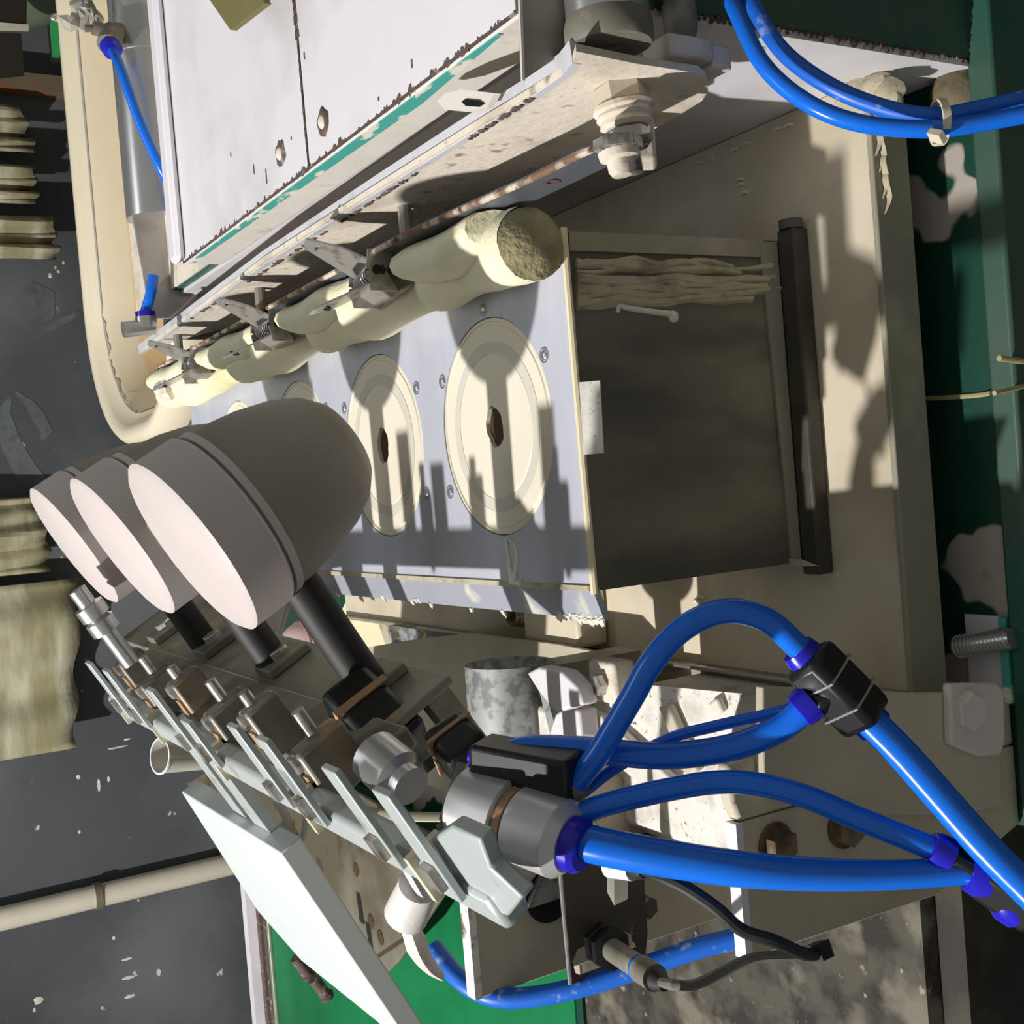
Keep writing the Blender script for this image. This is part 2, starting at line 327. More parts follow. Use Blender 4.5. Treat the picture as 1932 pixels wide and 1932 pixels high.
# pale dried lumps at the rim's far right end and on the lip
b = MB()
for (x, y) in ((1610, 160), (1640, 165), (1590, 170), (1665, 180)):
    q = at(x, y, 'z', .748); b.lathe(q-Vector((0, 0, .006)), (0, 0, 1), [(0, .009), (.004, .008), (.008, .004), (.0095, 0)], 14, .18)
for (x, y) in ((1655, 250), (1662, 280), (1668, 330), (1672, 360)):
    q = at(x, y, 'y', .4255); b.tube([q+Vector((-.012, .0004, .002)), q+Vector((-.004, -.0002, -.001)), q+Vector((.006, -.0002, .001)), q+Vector((.016, .0006, -.003))], .003, n=8, rad=[.0008, .0030, .0034, .0010], flat=.35)
b.build('dried_lump', CRUST, t)['kind'] = 'stuff'

# ------------------------------------------------------------------ stencil box with its plate of round discs
PX0, PX1, PY0, PY1, PZ = -.058, .1235, .4895, 1.165, .90
t = thing('stencil_box', 'dark steel box under a bright metal plate with cream discs', 'print box', (.03, .8, .745))
body = MB().box(PX0+.001, PX1-.001, PY0+.002, PY1, .745, PZ-.0035).build('body', DARKST, t)
DY = [.572, .722, .872, 1.022]; DX = .0322; DR = .0605
# plate top with round openings: radial strips from each hole to its cell border
b = MB()
cells = [PY0] + [(DY[i]+DY[i+1])/2 for i in range(3)] + [PY1]
n = 64
for i, dy in enumerate(DY):
    ya, yb = cells[i], cells[i+1]; xa, xb = PX0+.003, PX1
    ang = sorted([2*math.pi*k/n for k in range(n)] + [math.atan2(y-dy, x-DX) % (2*math.pi) for x in (xa, xb) for y in (ya, yb)])
    inn = []; out = []
    for g in ang:
        c, s_ = math.cos(g), math.sin(g)
        tt = min(((xb-DX)/c if c > 0 else (xa-DX)/c) if abs(c) > 1e-9 else 9, ((yb-dy)/s_ if s_ > 0 else (ya-dy)/s_) if abs(s_) > 1e-9 else 9)
        inn.append((DX+DR*c, dy+DR*s_, PZ)); out.append((DX+tt*c, dy+tt*s_, PZ))
    N_ = len(ang); low = [(x, y, PZ-.0032) for x, y, z in inn]
    b.add(inn+out+low, [(k, (N_+k), N_+(k+1) % N_, (k+1) % N_) for k in range(N_)] + [(2*N_+k, k, (k+1) % N_, 2*N_+(k+1) % N_) for k in range(N_)])
b.box(PX0+.003, PX1, PY0, PY0+.0005, PZ-.003, PZ-.00005)
b.box(PX1-.0005, PX1, PY0, PY1, PZ-.003, PZ-.00005)
b.build('top_plate', PLATE, t, smooth=0)
LIPM = mat('plate_lip', (178, 180, 192), .4, .3, spots=[((232, 226, 210), 40, .64, .05, 6)])
MB().prism([(PX0+.003, PY0-.001, PZ), (PX0+.003, PY0-.001, PZ-.004), (-.072, PY0-.001, PZ-.010), (-.072, PY0-.001, PZ-.006)], (0, .675, 0)).build('side_lip', LIPM, t)
MB().box(PX0+.0015, PX0+.0042, PY0, PY1, PZ-.001, PZ+.0012).build('lip_seal', CRUST, t)
MB().tube([(PX0, PY0-.0015, PZ-.001), (.03, PY0-.002, PZ), (PX1, PY0-.0015, PZ)], .0020, n=8).build('front_seal', CARD, t)
MB().box(PX1-.0015, PX1+.001, PY0, PY1, PZ-.004, PZ+.0006).build('right_edge', GREYST, t)
b = MB()
for k in range(46):
    x = -.071-random.uniform(-.001, .002); y = PY0+random.uniform(0, .045) if k < 34 else PY0+random.uniform(.05, .35)
    b.lathe((x+.001, y, PZ-.006), (-1, random.uniform(-.6, .6), -.4), [(0, .0016), (.003, .0011), (random.uniform(.003, .006), 0)], 7)
b.build('slip_fringe', DRIP, t)['kind'] = 'stuff'
for i, dy in enumerate(DY):
    b = MB(); n = 72; rin = [.0102*(1+.06*math.sin(2*g+i*2)+.04*math.sin(5*g+i)+.015*math.sin(11*g)) for g in [2*math.pi*k/n for k in range(n)]]
    prof = [(DR-.0004, -.0030), (DR-.0006, -.0006), (DR-.0022, -.0002), (DR-.0028, -.0011), (DR-.0040, -.0011), (DR-.0045, -.0003), (.0475, -.0004), (.0470, -.0007), (.0400, -.0007), (.0395, -.0003), (.02, -.0003), (None, -.0003), (None, -.0030)]
    vs = []; fs = []
    for (r_, z) in prof:
        for k in range(n):
            g = 2*math.pi*k/n; q = rin[k] if r_ is None else r_
            sx = 1.12 if r_ is None else 1; sy = .9 if r_ is None else 1
            vs.append((DX+q*sx*math.cos(g), dy+q*sy*math.sin(g), PZ+z))
    for a in range(len(prof)-1):
        for k in range(n): fs.append((a*n+k, a*n+(k+1) % n, (a+1)*n+(k+1) % n, (a+1)*n+k))
    d = b.add(vs, fs).build('disc', DISC, t, smooth=20)
    sub(MB().ring((DX, dy, PZ-.0006), (0, 0, 1), [(0, .0405), (.00018, .0405), (.00018, .0468), (0, .0468)], 64).build('ring_groove', RING), d)
    sub(MB().lathe((DX, dy, PZ-.0032), (0, 0, 1), [(0, .016), (.0003, .016)], 20).build('hole_bottom', HOLE), d)
for (x, y) in ((1027, 670), (850, 928), (835, 720), (786, 732), (912, 583), (615, 770), (805, 930), (650, 770)):
    q = at(x, y, 'z', PZ); MB().dome(q, (0, 0, 1), .0028, .0014).ring(q, (0, 0, 1), [(0, .0034), (0, .0042), (.0003, .0042), (.0003, .0034)], 20).build('rivet', STEEL, t)
# tape tab at the front edge
MB().prism([at(1088, 722, 'y', PY0-.002), at(1133, 718, 'y', PY0-.013), at(1140, 855, 'y', PY0-.013), at(1097, 858, 'y', PY0-.002)], (0, -.0006, .0008)).build('speckled_tab', SPECK, t)
MB().box(PX0-.006, PX1+.004, .4775, .4905, .745, .7565).build('bottom_ledge', mat('brown_black_ledge', (66, 62, 52), .55, spots=[((96, 90, 76), 25, .6, .12, 6)]), t, bevel=.0015)
MB().box(.1130, .1225, PY0+.0006, PY0+.0019, .767, .8955).build('reflected_light_strip', SLIPDK, t)  # paler strip puts a patch of reflected light into the colour
MB().prism([(PX0+.002, PY0+.0003, .757), (PX1-.002, PY0+.0003, .757), (PX1-.002, PY0+.0003, .770), (.02, PY0+.0003, .766), (PX0+.002, PY0+.0003, .764)], (0, .0016, 0)).build('lower_strip', SLIPDK, t)
MB().prism([at(1512, 1055, 'y', .474), at(1545, 1068, 'y', .474), at(1515, 1068, 'y', .474)], (0, .01, 0)).build('ledge_end', CRUST, t)
MB().cyl((PX1+.004, .4835, .752), (PX1+.009, .4835, .752), .0065).build('ledge_knob', DARKST, t)
# dried slip curtain on the front face
b = MB(); yf = PY0+.002
for k in range(22):
    ya = 497+random.uniform(-12, 82); xs = 1085 if k < 22 else random.uniform(1085, 1180); xe = random.uniform(1380, 1478) if k % 3 else random.uniform(1200, 1400)
    pts = []; m_ = 9
    for j in range(m_):
        x = xs+(xe-xs)*j/(m_-1); y = ya+(j/(m_-1))*(520+(ya-520)*.75-ya)*.6+4*math.sin(j*1.7+k)+random.uniform(-3, 3)
        pts.append(at(x, y, 'y', yf))
    b.tube(pts, .002, n=7, sub=3, rad=[random.uniform(.0016, .0040) for _ in pts], flat=.6)
b.build('dried_curtain', CRUST, t)['kind'] = 'stuff'
b = MB(); b.tube([at(x, y, 'y', yf) for x, y in ((1165, 590), (1168, 575), (1180, 580), (1230, 588), (1262, 592))], .0013, n=10, rad=[.0012, .0014, .0016, .0017, .0018])
b.lathe(at(1270, 597, 'y', yf)-Vector((0, -.001, 0)), (0, -1, 0), [(0, .0036), (.0016, .0032), (.003, .0015), (.0034, 0)], 14); b.build('white_drip', DRIP, t)
b = MB()
for pts in (((955, 1015), (958, 1040), (962, 1065), (968, 1100)), ((957, 1015), (972, 1030), (975, 1060), (970, 1100)), ((962, 1068), (968, 1085), (975, 1100), (985, 1098))):
    b.tube([at(x, y, 'z', PZ+.0005) for x, y in pts], .0009, n=8, rad=[.0006, .0008, .0014, .0022])
b.build('splash_drip', DRIP, t)
# left end of the tray: dark drips and pale block under the lip
t = thing('scrap_block', 'pale slip-stained block under the side lip of the plate', 'block', (-.1, .8, .745))
MB().box(-.120, -.078, .70, .775, .746, .772).build('block', SLIP, t, bevel=.003)
MB().lathe((-.098, .80, .746), (0, 0, 1), [(0, .014), (.01, .015), (.022, .012), (.022, .009), (.006, .008)], 16, .06).build('rusty_bushing', RUST, t)

# ------------------------------------------------------------------ white cabinet at the right
t = thing('machine_cabinet', 'green machine cabinet with a white side panel beside the tray', 'cabinet', (.5, .8, 0))
MB().box(.1965, .95, .398, 1.19, ZT, .9355).build('body', GREEN, t, bevel=.002)
MB().box(.193, .1963, .399, 1.19, ZT, .929).build('side_panel', WHITE, t)
MB().box(.1975, .75, .9210, 1.19, .9356, .9376).build('top_sheet', CREAM, t)
b = MB()
for k in range(60):
    z = .705+.22*k/60; b.lathe((.1955+random.uniform(-.0008, .0012), .3985, z), (0, -1, 0), [(0, random.uniform(.0008, .0022)), (.0006, .0010), (.0008, 0)], 7, .4)
b.build('chipped_corner', CHIP, t)['kind'] = 'stuff'
t = thing('white_housing', 'white sheet-metal housing with a cracked seam and teal stripe', 'housing', (.45, .66, .93))
HZ = .968; HX = .19
MB().box(HX, .80, .41, .915, .936, HZ-.003).build('base', WHITE2, t, bevel=.0015)
for nm, ya, yb in (('lid_panel', .4095, .6405), ('lid_panel', .6435, .9155)):
    MB().box(HX+.0005, .80, ya, yb, HZ-.003, HZ).build(nm, WHITE, t, bevel=.0006)
MB().box(HX, .80, .900, .9205, HZ, HZ+.008).build('back_upstand', WHITE, t, bevel=.004)
b = MB()
for k in range(70):
    x = HX+.001+.30*k/70; wd = random.uniform(.0016, .0034) if k > 16 else random.uniform(.0006, .0014)
    b.box(x, x+.0048, .642-wd, .642+wd*random.uniform(.6, 1.2), HZ-.002, HZ+.0003)
b.build('cracked_seam', CHIP, t)['kind'] = 'stuff'
b = MB(); y = .41
while y < .912:
    r_ = random.uniform(.0005, .0022)*(1 if random.random() > .25 else 1.5); b.lathe((HX+.0004+r_*.3, y, HZ-.0004), (0, 0, 1), [(0, r_), (.0005, r_*.7), (.0006, 0)], 6, .5); y += random.choice((.0015, .002, .003, .008))
b.box(HX-.0002, HX+.0007, .41, .91, HZ-.0012, HZ+.0002)
b.build('chipped_edge', CHIP, t)['kind'] = 'stuff'
MB().prism([(HX, .43, HZ-.004), (HX, .905, HZ-.004), (HX, .905, HZ-.008), (HX, .64, HZ-.011), (HX, .52, HZ-.0125), (HX, .43, HZ-.006)], (-.0006, 0, 0)).build('teal_stripe', TEAL, t)
for (x, y) in ((610, 230), (530, 290)):
    q = at(x, y, 'z', HZ)
    sc_ = MB().lathe(q, (0, 0, 1), [(0, .0082), (.0008, .0072), (.0013, .0046), (.0004, .0040)], 18, .14).build('screw', CHIP, t)
    sub(MB().dome(q+Vector((0, 0, .0004)), (0, 0, 1), .0042, .0024).build('screw_head', CREAM), sc_)
b = MB()
for (x, y, l) in ((480, 328, .006), (504, 346, .009), (436, 296, .003), (575, 112, .004), (778, 128, .004), (715, 190, .002), (550, 264, .002)):
    q = at(x, y, 'z', HZ); b.box(q.x, q.x+l, q.y-.0009, q.y+.0009, HZ-.001, HZ+.0002)
b.build('paint_nick', CHIP, t)['kind'] = 'stuff'
MB().box(.200, .214, .86, .874, .929, .9309).build('rear_foot', WHITE2, t)
t = thing('olive_card', 'olive card corner lying across the white housing lid', 'card', (.36, .73, HZ))
p0 = at(447, 58, 'z', HZ+.022); 
MB().prism([p0, at(512, 8, 'z', HZ+.022), Vector((.42, .72, HZ+.022)), Vector((.42, .86, HZ+.022)), at(408, 2, 'z', HZ+.022)], (0, 0, .004)).build('card', OLIVE, t)
MB().box(.36, .40, .74, .80, HZ, HZ+.0219).build('card_block', CARD, t)

# ------------------------------------------------------------------ wiper arm: thick angled plate, clamp strip, bolts
AX = .160
t = thing('wiper_arm', 'chipped white wiper arm plate running along the white housing', 'machine arm', (.16, .8, .92))
out = [at(x, y, 'x', AX) for x, y in ((1087, 97), (1200, 120), (1318, 138), (1333, 150), (1336, 172), (1325, 190), (1285, 215), (1232, 245), (1232, 275))]
tail = [Vector((AX, .62, .868)), Vector((AX, .95, .872)), Vector((AX, 1.165, .93)), at(262, 668, 'x', AX)]
edge = [at(x, y, 'x', AX) for x, y in ((500, 492), (720, 352), (900, 240), (1000, 180), (1062, 140), (1082, 118))]
MB().prism(out+tail+edge, (.003, 0, 0)).build('arm_plate', CREAM, t)
TOPM = mat('grey_white_edge', (205, 204, 210), .45, spots=[((178, 176, 180), 30, .6, .06, 5)])
def strip(px_low, dx, dz):
    lo = [at(x, y, 'x', AX) for x, y in px_low]; b = MB(); vs = []; fs = []
    for p in lo: vs += [p+Vector((-.0003, 0, 0)), p+Vector((dx, 0, dz)), p+Vector((dx, 0, dz-.004)), p+Vector((-.0003, 0, -.004))]
    for i in range(len(lo)-1):
        for k in range(4): fs.append((4*i+k, 4*i+(k+1) % 4, 4*i+4+(k+1) % 4, 4*i+4+k))
    fs += [(0, 1, 2, 3), tuple(4*(len(lo)-1)+k for k in (3, 2, 1, 0))]
    return b.add(vs, fs)
strip(((262, 668), (500, 497), (720, 357), (900, 245), (1000, 184), (1060, 142), (1080, 118)), .0085, .0006).build('top_flange', TOPM, t)
b = MB()
for k in range(90):
    f = (random.choice((.12, .3, .36, .52, .6, .85, .9))+random.uniform(-.05, .05)+random.uniform(-.03, .03)); x = 300+740*f; y = 640-(640-162)*f
    q = at(x, y, 'x', AX-.0004); b.lathe(q, (-1, 0, 0), [(0, random.uniform(.0008, .0024)), (.0006, .0012), (.0009, 0)], 6, .4)
b.build('chipped_edge', CHIP, t)['kind'] = 'stuff'
e = [at(x, y, 'z', .9625) for x, y in ((835, 192), (850, 178), (880, 170), (945, 177), (930, 205), (890, 212), (850, 208))]
MB().prism(e, (0, 0, .003)).build('slotted_ear', WHITE2, t)
MB().prism([at(x, y, 'z', .9657) for x, y in ((872, 192), (880, 187), (905, 189), (915, 196), (905, 202), (880, 200))], (0, 0, .0004)).build('ear_slot', BLACK, t)
SX = .135
cl = [at(x, y, 'x', SX) for x, y in ((1232, 262), (1221, 279), (1090, 341), (965, 400))] + [Vector((SX, .56, .918)), Vector((SX, 1.12, .918)), Vector((SX, 1.14, .938))] + [at(x, y, 'x', SX) for x, y in ((740, 459), (800, 430), (1000, 342), (1100, 293))]
MB().prism(cl, (.003, 0, 0)).build('clamp_strip', GREYST, t)
b = MB(); pts = [at(x, y, 'x', SX) for x, y in ((1226, 266), (1170, 268), (1100, 294), (1000, 343), (900, 387), (800, 431), (740, 460))] + [Vector((SX, .85, .944)), Vector((SX, 1.13, .938))]
b.tube([p+Vector((.001, 0, 0)) for p in pts], .0016, n=8, sub=3).build('rusty_edge', RUST, t)
q = at(1040, 342, 'x', SX); MB().ring(q+Vector((-.0006, 0, 0)), (1, 0, 0), [(0, .002), (0, .0042), (.001, .0042), (.001, .002)], 18).build('strip_hole', CHIP, t)
for y in (.60, .85, 1.08): MB().cyl((SX+.003, y, .93), (AX, y, .93), .004, n=10).build('spacer', GREYPL, t)
# adjusting bolt
a0 = at(1170, 165, 'x', AX); ax = Vector((-1, -.06, -.05)).normalized()
bo = MB().cyl(a0+ax*-.004, a0+ax*.036, .0042, n=16).build('adjusting_bolt', CHROME, t)
b = MB(); 
for h, r_, d in ((.0, .0115, .008),): b.hexnut(a0+ax*h, ax, r_, d)
sub(b.build('hex_nut', MACH), bo)
sub(MB().lathe(a0+ax*.008, ax, [(0, .0125), (.002, .013), (.003, .0115), (.0045, .012), (.006, .0105), (.008, .0108), (.0095, .009)], 24, .03).build('washer', CREAM), bo)
sub(MB().hexnut(a0+ax*.0185, ax, .0095, .006).build('hex_nut', CHROME), bo)
sub(MB().dome(a0+ax*.026, ax*-1, .006, .003).build('washer', CREAM), bo)
s0 = at(1165, 262, 'x', SX)
sub(MB().hexnut(s0+Vector((-.0, 0, 0)), (-1, 0, 0), .010, .005).build('hex_nut', CHROME), bo)
sub(MB().lathe(s0+Vector((-.005, 0, 0)), (-1, -.06, -.05), [(0, .0085), (.003, .008), (.004, .0055), (.008, .0052), (.010, .004), (.011, 0)], 20).build('bolt_tip', CREAM), bo)
MB().prism([at(x, y, 'x', AX-.0005) for x, y in ((1180, 215), (1232, 212), (1234, 236), (1182, 240))], (-.021, 0, 0)).build('spacer_block', CREAM, t, bevel=.002)

# ------------------------------------------------------------------ foam strip
t = thing('foam_strip', 'yellowed foam roll clamped along the wiper arm over the plate', 'foam', (.115, .8, .90))
b = MB(); n = 20; ys = [.488 + (1.17-.488)*k/90 for k in range(91)]
def foam_r(y):                                                       # pinched where the clips bite
    r_ = .0172+.0026*math.sin(y*31)+.0016*math.sin(y*77)+.0008*math.sin(y*143)
    for c in (.615, .80, 1.0): r_ -= .0045*math.exp(-((y-c)/.028)**2)
    return r_
vs = []; fs = []
for y in ys:
    r_ = foam_r(y)
    for k in range(n):
        g = 2*math.pi*k/n; x = .1150+r_*.95*math.cos(g)*(1+.05*math.sin(3*g+y*40)); z = .9005+r_*1.0+r_*1.0*math.sin(g)*(1+.04*math.sin(2*g+y*25))
        vs.append((min(x, .1345), y, max(z, .9004)))
for i in range(len(ys)-1):
    for k in range(n): fs.append((i*n+k, i*n+(k+1) % n, (i+1)*n+(k+1) % n, (i+1)*n+k))
fs += [tuple(range((len(ys)-1)*n, len(ys)*n))]
b.add(vs, fs).build('foam_roll', FOAM, t, smooth=60)
b = MB(); o = len(ys)
vs = []; fs = []
for k2 in range(5):
    for k in range(n):
        g = 2*math.pi*k/n; r_ = foam_r(.488)*(1-k2/5*1.0); vs.append((min(.115+r_*.95*math.cos(g), .1345), .488-.008*math.sin(k2/4*math.pi/2), .9005+foam_r(.488)+r_*math.sin(g)))
for i in range(4):
    for k in range(n): fs.append((i*n+k, i*n+(k+1) % n, (i+1)*n+(k+1) % n, (i+1)*n+k))
fs.append(tuple(range(4*n, 5*n)))
b.add(vs, fs).build('worn_end', FOAMD, t, smooth=60)
for (y0, y1) in ((.500, .592), (.640, .778), (.826, .976), (1.028, 1.15)):   # folded flaps pressed up against the strip
    b = MB(); vs = []; fs = []; m_ = 16; n2 = 12
    for i in range(m_+1):
        u = i/m_; y = y0+(y1-y0)*u; e = math.sin(math.pi*min(1, max(0, u)))**.5
        for k in range(n2):
            g = 2*math.pi*k/n2; x = .1255+(.0085+.0035*e)*math.cos(g)-.003*e*(1+.4*math.sin(y*60)); z = .931+(.0125+.0025*e)*math.sin(g)*(1+.08*math.sin(y*90+g))+.001
            vs.append((min(x, .1345), y+(.006*math.sin(g) if i in (0, m_) else 0), z))
    for i in range(m_):
        for k in range(n2): fs.append((n2*i+k, n2*i+(k+1) % n2, n2*i+n2+(k+1) % n2, n2*i+n2+k))
    fs += [tuple(range(n2)), tuple(n2*m_+k for k in range(n2-1, -1, -1))]
    b.add(vs, fs).build('foam_flap', FOAM, t, smooth=50)

# ------------------------------------------------------------------ bulldog clips
def make_clip():
    t = thing('bulldog_clip', 'x', 'clip', (0, 0, 0), 'bulldog clips along the foam strip')
    def plate(sgn, mname):
        b = MB(); h = .0165
        # handle: tapered tongue rising and leaning outward; jaw: plate going down and closing
        top = [(sgn*.004, -h, .0), (sgn*.004, h, .0), (sgn*.013, h*.80, .018), (sgn*.019, h*.36, .034), (sgn*.0195, -h*.36, .035), (sgn*.013, -h*.80, .018)]
        c = Vector((sgn*1.0, 0, .25))*.0014
        for tri in ((0, 1, 2, 5), (5, 2, 3, 4)): b.prism([top[i] for i in tri], c)
        b.prism([(sgn*.004, -h, .0), (sgn*.004, h, .0), (sgn*.011, h, -.012), (sgn*.011, -h, -.012)], (sgn*.0012, 0, 0))
        b.prism([(sgn*.011, -h*1.2, -.012), (sgn*.011, h*1.2, -.012), (sgn*.0045, h*1.2, -.030), (sgn*.0045, -h*1.2, -.030)], (sgn*.0012, 0, 0))
        for s2 in (-1, 1): b.prism([(sgn*.001, s2*h, .006), (sgn*.012, s2*h, .004), (sgn*.012, s2*h, -.012), (sgn*-.003, s2*h, -.004)], (0, s2*.001, 0))
        return b.build(mname, CHROME, t)
    A = plate(1, 'jaw'); B = plate(-1, 'jaw')
    for p, s_ in ((A, 1), (B, -1)):
        q = Vector((s_*.0163, 0, .026)); sub(MB().ring(q+Vector((s_*.0006, 0, 0)), (s_, 0, .3), [(0, .0022), (0, .0034), (.0009, .0034), (.0009, .0022)], 14).build('handle_eye', BLACK), p)
    b = MB(); b.tube([(.0048*math.cos(g*.5), -.012+.024*g/(2*math.pi*7/.5)*1.0, .0048*math.sin(g*.5)) for g in [k*.8 for k in range(int(2*math.pi*7/.5/.8)+1)]], .0009, n=6, sub=1)
    b.build('spring', STEEL, t); MB().cyl((0, -.0185, 0), (0, .0185, 0), .0026, n=12).build('pivot_pin', RUBBER, t)
    return t
def dup(root, label):
    r = root.copy(); COL.objects.link(r); r['label'] = label
    for ch in list(root.children):
        c = ch.copy(); COL.objects.link(c); c.parent = r
        for g in ch.children: d = g.copy(); COL.objects.link(d); d.parent = c
    return r
c1 = make_clip()
CL = [('shiny bulldog clip with a coil spring nearest the bolted arm end', (.1235, .625, .945), (-.10, .05, .12)),
      ('tarnished bulldog clip in the middle of the foam strip', (.1235, .81, .941), (.05, .0, .06)),
      ('slip-crusted rusty bulldog clip at the far tub end of the foam', (.1235, 1.01, .939), (-.05, .02, .14))]
for i, (lab, loc, rot) in enumerate(CL):
    c = c1 if i == 0 else dup(c1, lab)
    c['label'] = lab; c.location = loc; c.rotation_euler = rot
t = thing('slip_lump', 'white crusted slip lump beside the far bulldog clip', 'slip lump', (.125, 1.09, .93))
b = MB()
for k in range(9): b.lathe((.120+random.uniform(-.012, .012), 1.085+random.uniform(-.03, .03), .935+random.uniform(-.008, .01)), (random.uniform(-1, 1), random.uniform(-1, 1), 1), [(-.008, 0), (-.006, .006), (0, .009), (.006, .006), (.008, 0)], 10, .2)
b.build('lump', CREAM, t)

# ------------------------------------------------------------------ cream tub behind
t = thing('plastic_tub', 'large cream plastic tub with a grey dirt line behind the machine', 'tub', (.55, 1.5, ZT))
TX0, TX1, TY0, TY1 = .085, 1.15, 1.235, 1.70
def loop(ins, z, r_, n=10):
    x0, x1, y0, y1 = TX0+ins, TX1-ins, TY0+ins*.6, TY1-ins; r_ = max(r_-ins*.6, .02); o = []
    for (cx, cy, g0) in ((x1-r_, y1-r_, 0), (x0+r_, y1-r_, 90), (x0+r_, y0+r_, 180), (x1-r_, y0+r_, 270)):
        for k in range(n+1):
            g = R(g0+90*k/n); o.append((cx+r_*math.cos(g), cy+r_*math.sin(g), z))
    return o
def loft(loops):
    n = len(loops[0]); b = MB(); vs = [p for l in loops for p in l]
    fs = [(a*n+k, a*n+(k+1) % n, (a+1)*n+(k+1) % n, (a+1)*n+k) for a in range(len(loops)-1) for k in range(n)]
    return b.add(vs, fs), n
rr = .19
b, n = loft([loop(.05, ZT+.002, rr), loop(.03, ZT+.06, rr), loop(.012, .845, rr), loop(.0, .850, rr), loop(-.002, .862, rr), loop(.004, .880, rr), loop(.010, .886, rr), loop(.020, .886, rr), loop(.026, .880, rr), loop(.032, .872, rr), loop(.040, .868, rr)])
b.build('tub_shell', TUB, t, smooth=50)
b, n = loft([loop(.040, .868, rr), loop(.046, .860, rr), loop(.054, .828, rr)]); b.build('tub_wall', TUB, t, smooth=50)
b, n = loft([loop(.054, .828, rr), loop(.062, .79, rr), loop(.075, ZT+.03, rr), loop(.11, ZT+.012, rr)])
b.f.append(tuple(range(3*n, 4*n))); b.build('tub_inside', TUBIN, t, smooth=50)
L1 = loop(.0402, .8684, rr, 40); L2 = loop(.0440, .8640, rr, 40); N_ = len(L1); b = MB()
ph = [.5+.5*math.sin(k*.9)*math.sin(k*.37+1)+.25*math.sin(k*2.1) for k in range(N_)]
vs = []
for k in range(N_):
    u0 = .15*ph[k]; u1 = min(1, max(.1, ph[k])); p, q = Vector(L1[k]), Vector(L2[k]); vs += [p.lerp(q, u0)+Vector((0, 0, .0012)), p.lerp(q, u1)+Vector((0, 0, .0012))]
b.add(vs, [(2*k, 2*k+1, (2*k+3) % (2*N_), (2*k+2) % (2*N_)) for k in range(N_)]).build('dirt_line', GREYLINE, t)
t = thing('film_scrap', 'crumpled clear film tied at the tub rim by the air elbow', 'film', (.5, 1.3, .95))
b = MB()
for k in range(10):
    q = at(150+random.uniform(-22, 30), 25+random.uniform(-25, 25), 'y', 1.24); b.lathe(q, (random.uniform(-1, 1), random.uniform(-1, 1), random.uniform(-1, 1)), [(-.012, 0), (-.004, .008), (.004, .007), (.012, 0)], 7, .35)
b.build('film', CLEAR, t, smooth=0)
t = thing('green_strap', 'small green strap end with a modelled glint on the far tub rim', 'strap', at(110, 75, 'y', 1.692))
q = at(110, 75, 'y', 1.692); q.z = .8905
MB().bar(q+Vector((.022, 0, 0)), q+Vector((-.022, .004, 0)), .012, .008).build('strap', GTAG, t)
MB().dome(q+Vector((.028, -.002, -.003)), (-.3, -.6, .7), .007, .009).build('glint_dome', STEEL, t)  # steel dome stands in for the specular glint beside the strap

# rear pneumatic cylinder
t = thing('air_cylinder', 'bright steel air cylinder lying in front of the cream tub', 'cylinder', (.35, 1.07, .94))
cy, cz, cr = 1.07, .937, .031
bc = MB().cyl((.262, cy, cz), (.62, cy, cz), cr, n=36).build('barrel', STEEL, t)
MB().ring((.405, cy, cz), (1, 0, 0), [(0, cr), (0, cr+.0012), (.03, cr+.0012), (.03, cr)], 36).build('end_cap', STEEL, t)
MB().prism([at(x, y, 'y', 1.06) for x, y in ((250, 402), (345, 400), (440, 520), (420, 600), (286, 600))], (0, .004, 0)).build('mount_plate', mat('zinc_bracket', (176, 172, 168), .4, .4, spots=[((150, 140, 128), 30, .6, .1, 6)]), t)
MB().prism([at(x, y, 'y', 1.105) for x, y in ((300, 380), (440, 380), (450, 640), (310, 640))], (0, .003, 0)).build('rear_sheet', GREYPL, t)
MB().box(.17, .19, 1.064, 1.085, .70, .93).build('mount_foot', GREYPL, t)
e0 = at(212, 62, 'y', 1.05)
el = MB().cyl(e0, at(205, 85, 'y', 1.04), .010, n=16).cyl(at(175, 52, 'y', 1.05), e0, .006, n=14).cyl(at(160, 54, 'y', 1.05), at(178, 53, 'y', 1.05), .003, n=10).cyl(e0, at(240, 60, 'y', 1.06), .008, n=14).build('elbow_fitting', GREYFIT, t)
sub(MB().cyl(at(206, 84, 'y', 1.04), at(214, 96, 'y', 1.035), .0085, n=18).build('collar', COLLAR), el)
n0 = at(275, 600, 'y', 1.05)
el = MB().cyl(at(275, 598, 'y', 1.05), at(277, 618, 'y', 1.05), .009, n=16).cyl(at(232, 622, 'y', 1.05), at(290, 616, 'y', 1.05), .007, n=14).build('end_fitting', STEEL, t)
sub(MB().cyl(at(274, 588, 'y', 1.05), at(275, 598, 'y', 1.05), .0085, n=18).build('collar', COLLAR), el)
tag(MB().tube([at(212, 94, 'y', 1.035), at(228, 130, 'y', 1.01), at(258, 215, 'y', 1.0), at(290, 290, 'y', 1.0), at(312, 335, 'y', 1.005), at(330, 380, 'y', 1.02)], .0042).build('air_hose', BLUE), 'thin blue air hose curving along the rear steel cylinder', 'hose')
tag(MB().tube([at(290, 520, 'y', 1.045), at(284, 555, 'y', 1.045), at(274, 590, 'y', 1.05)], .0045).build('air_hose', BLUE), 'short blue hose stub at the far end of the wiper arm', 'hose')

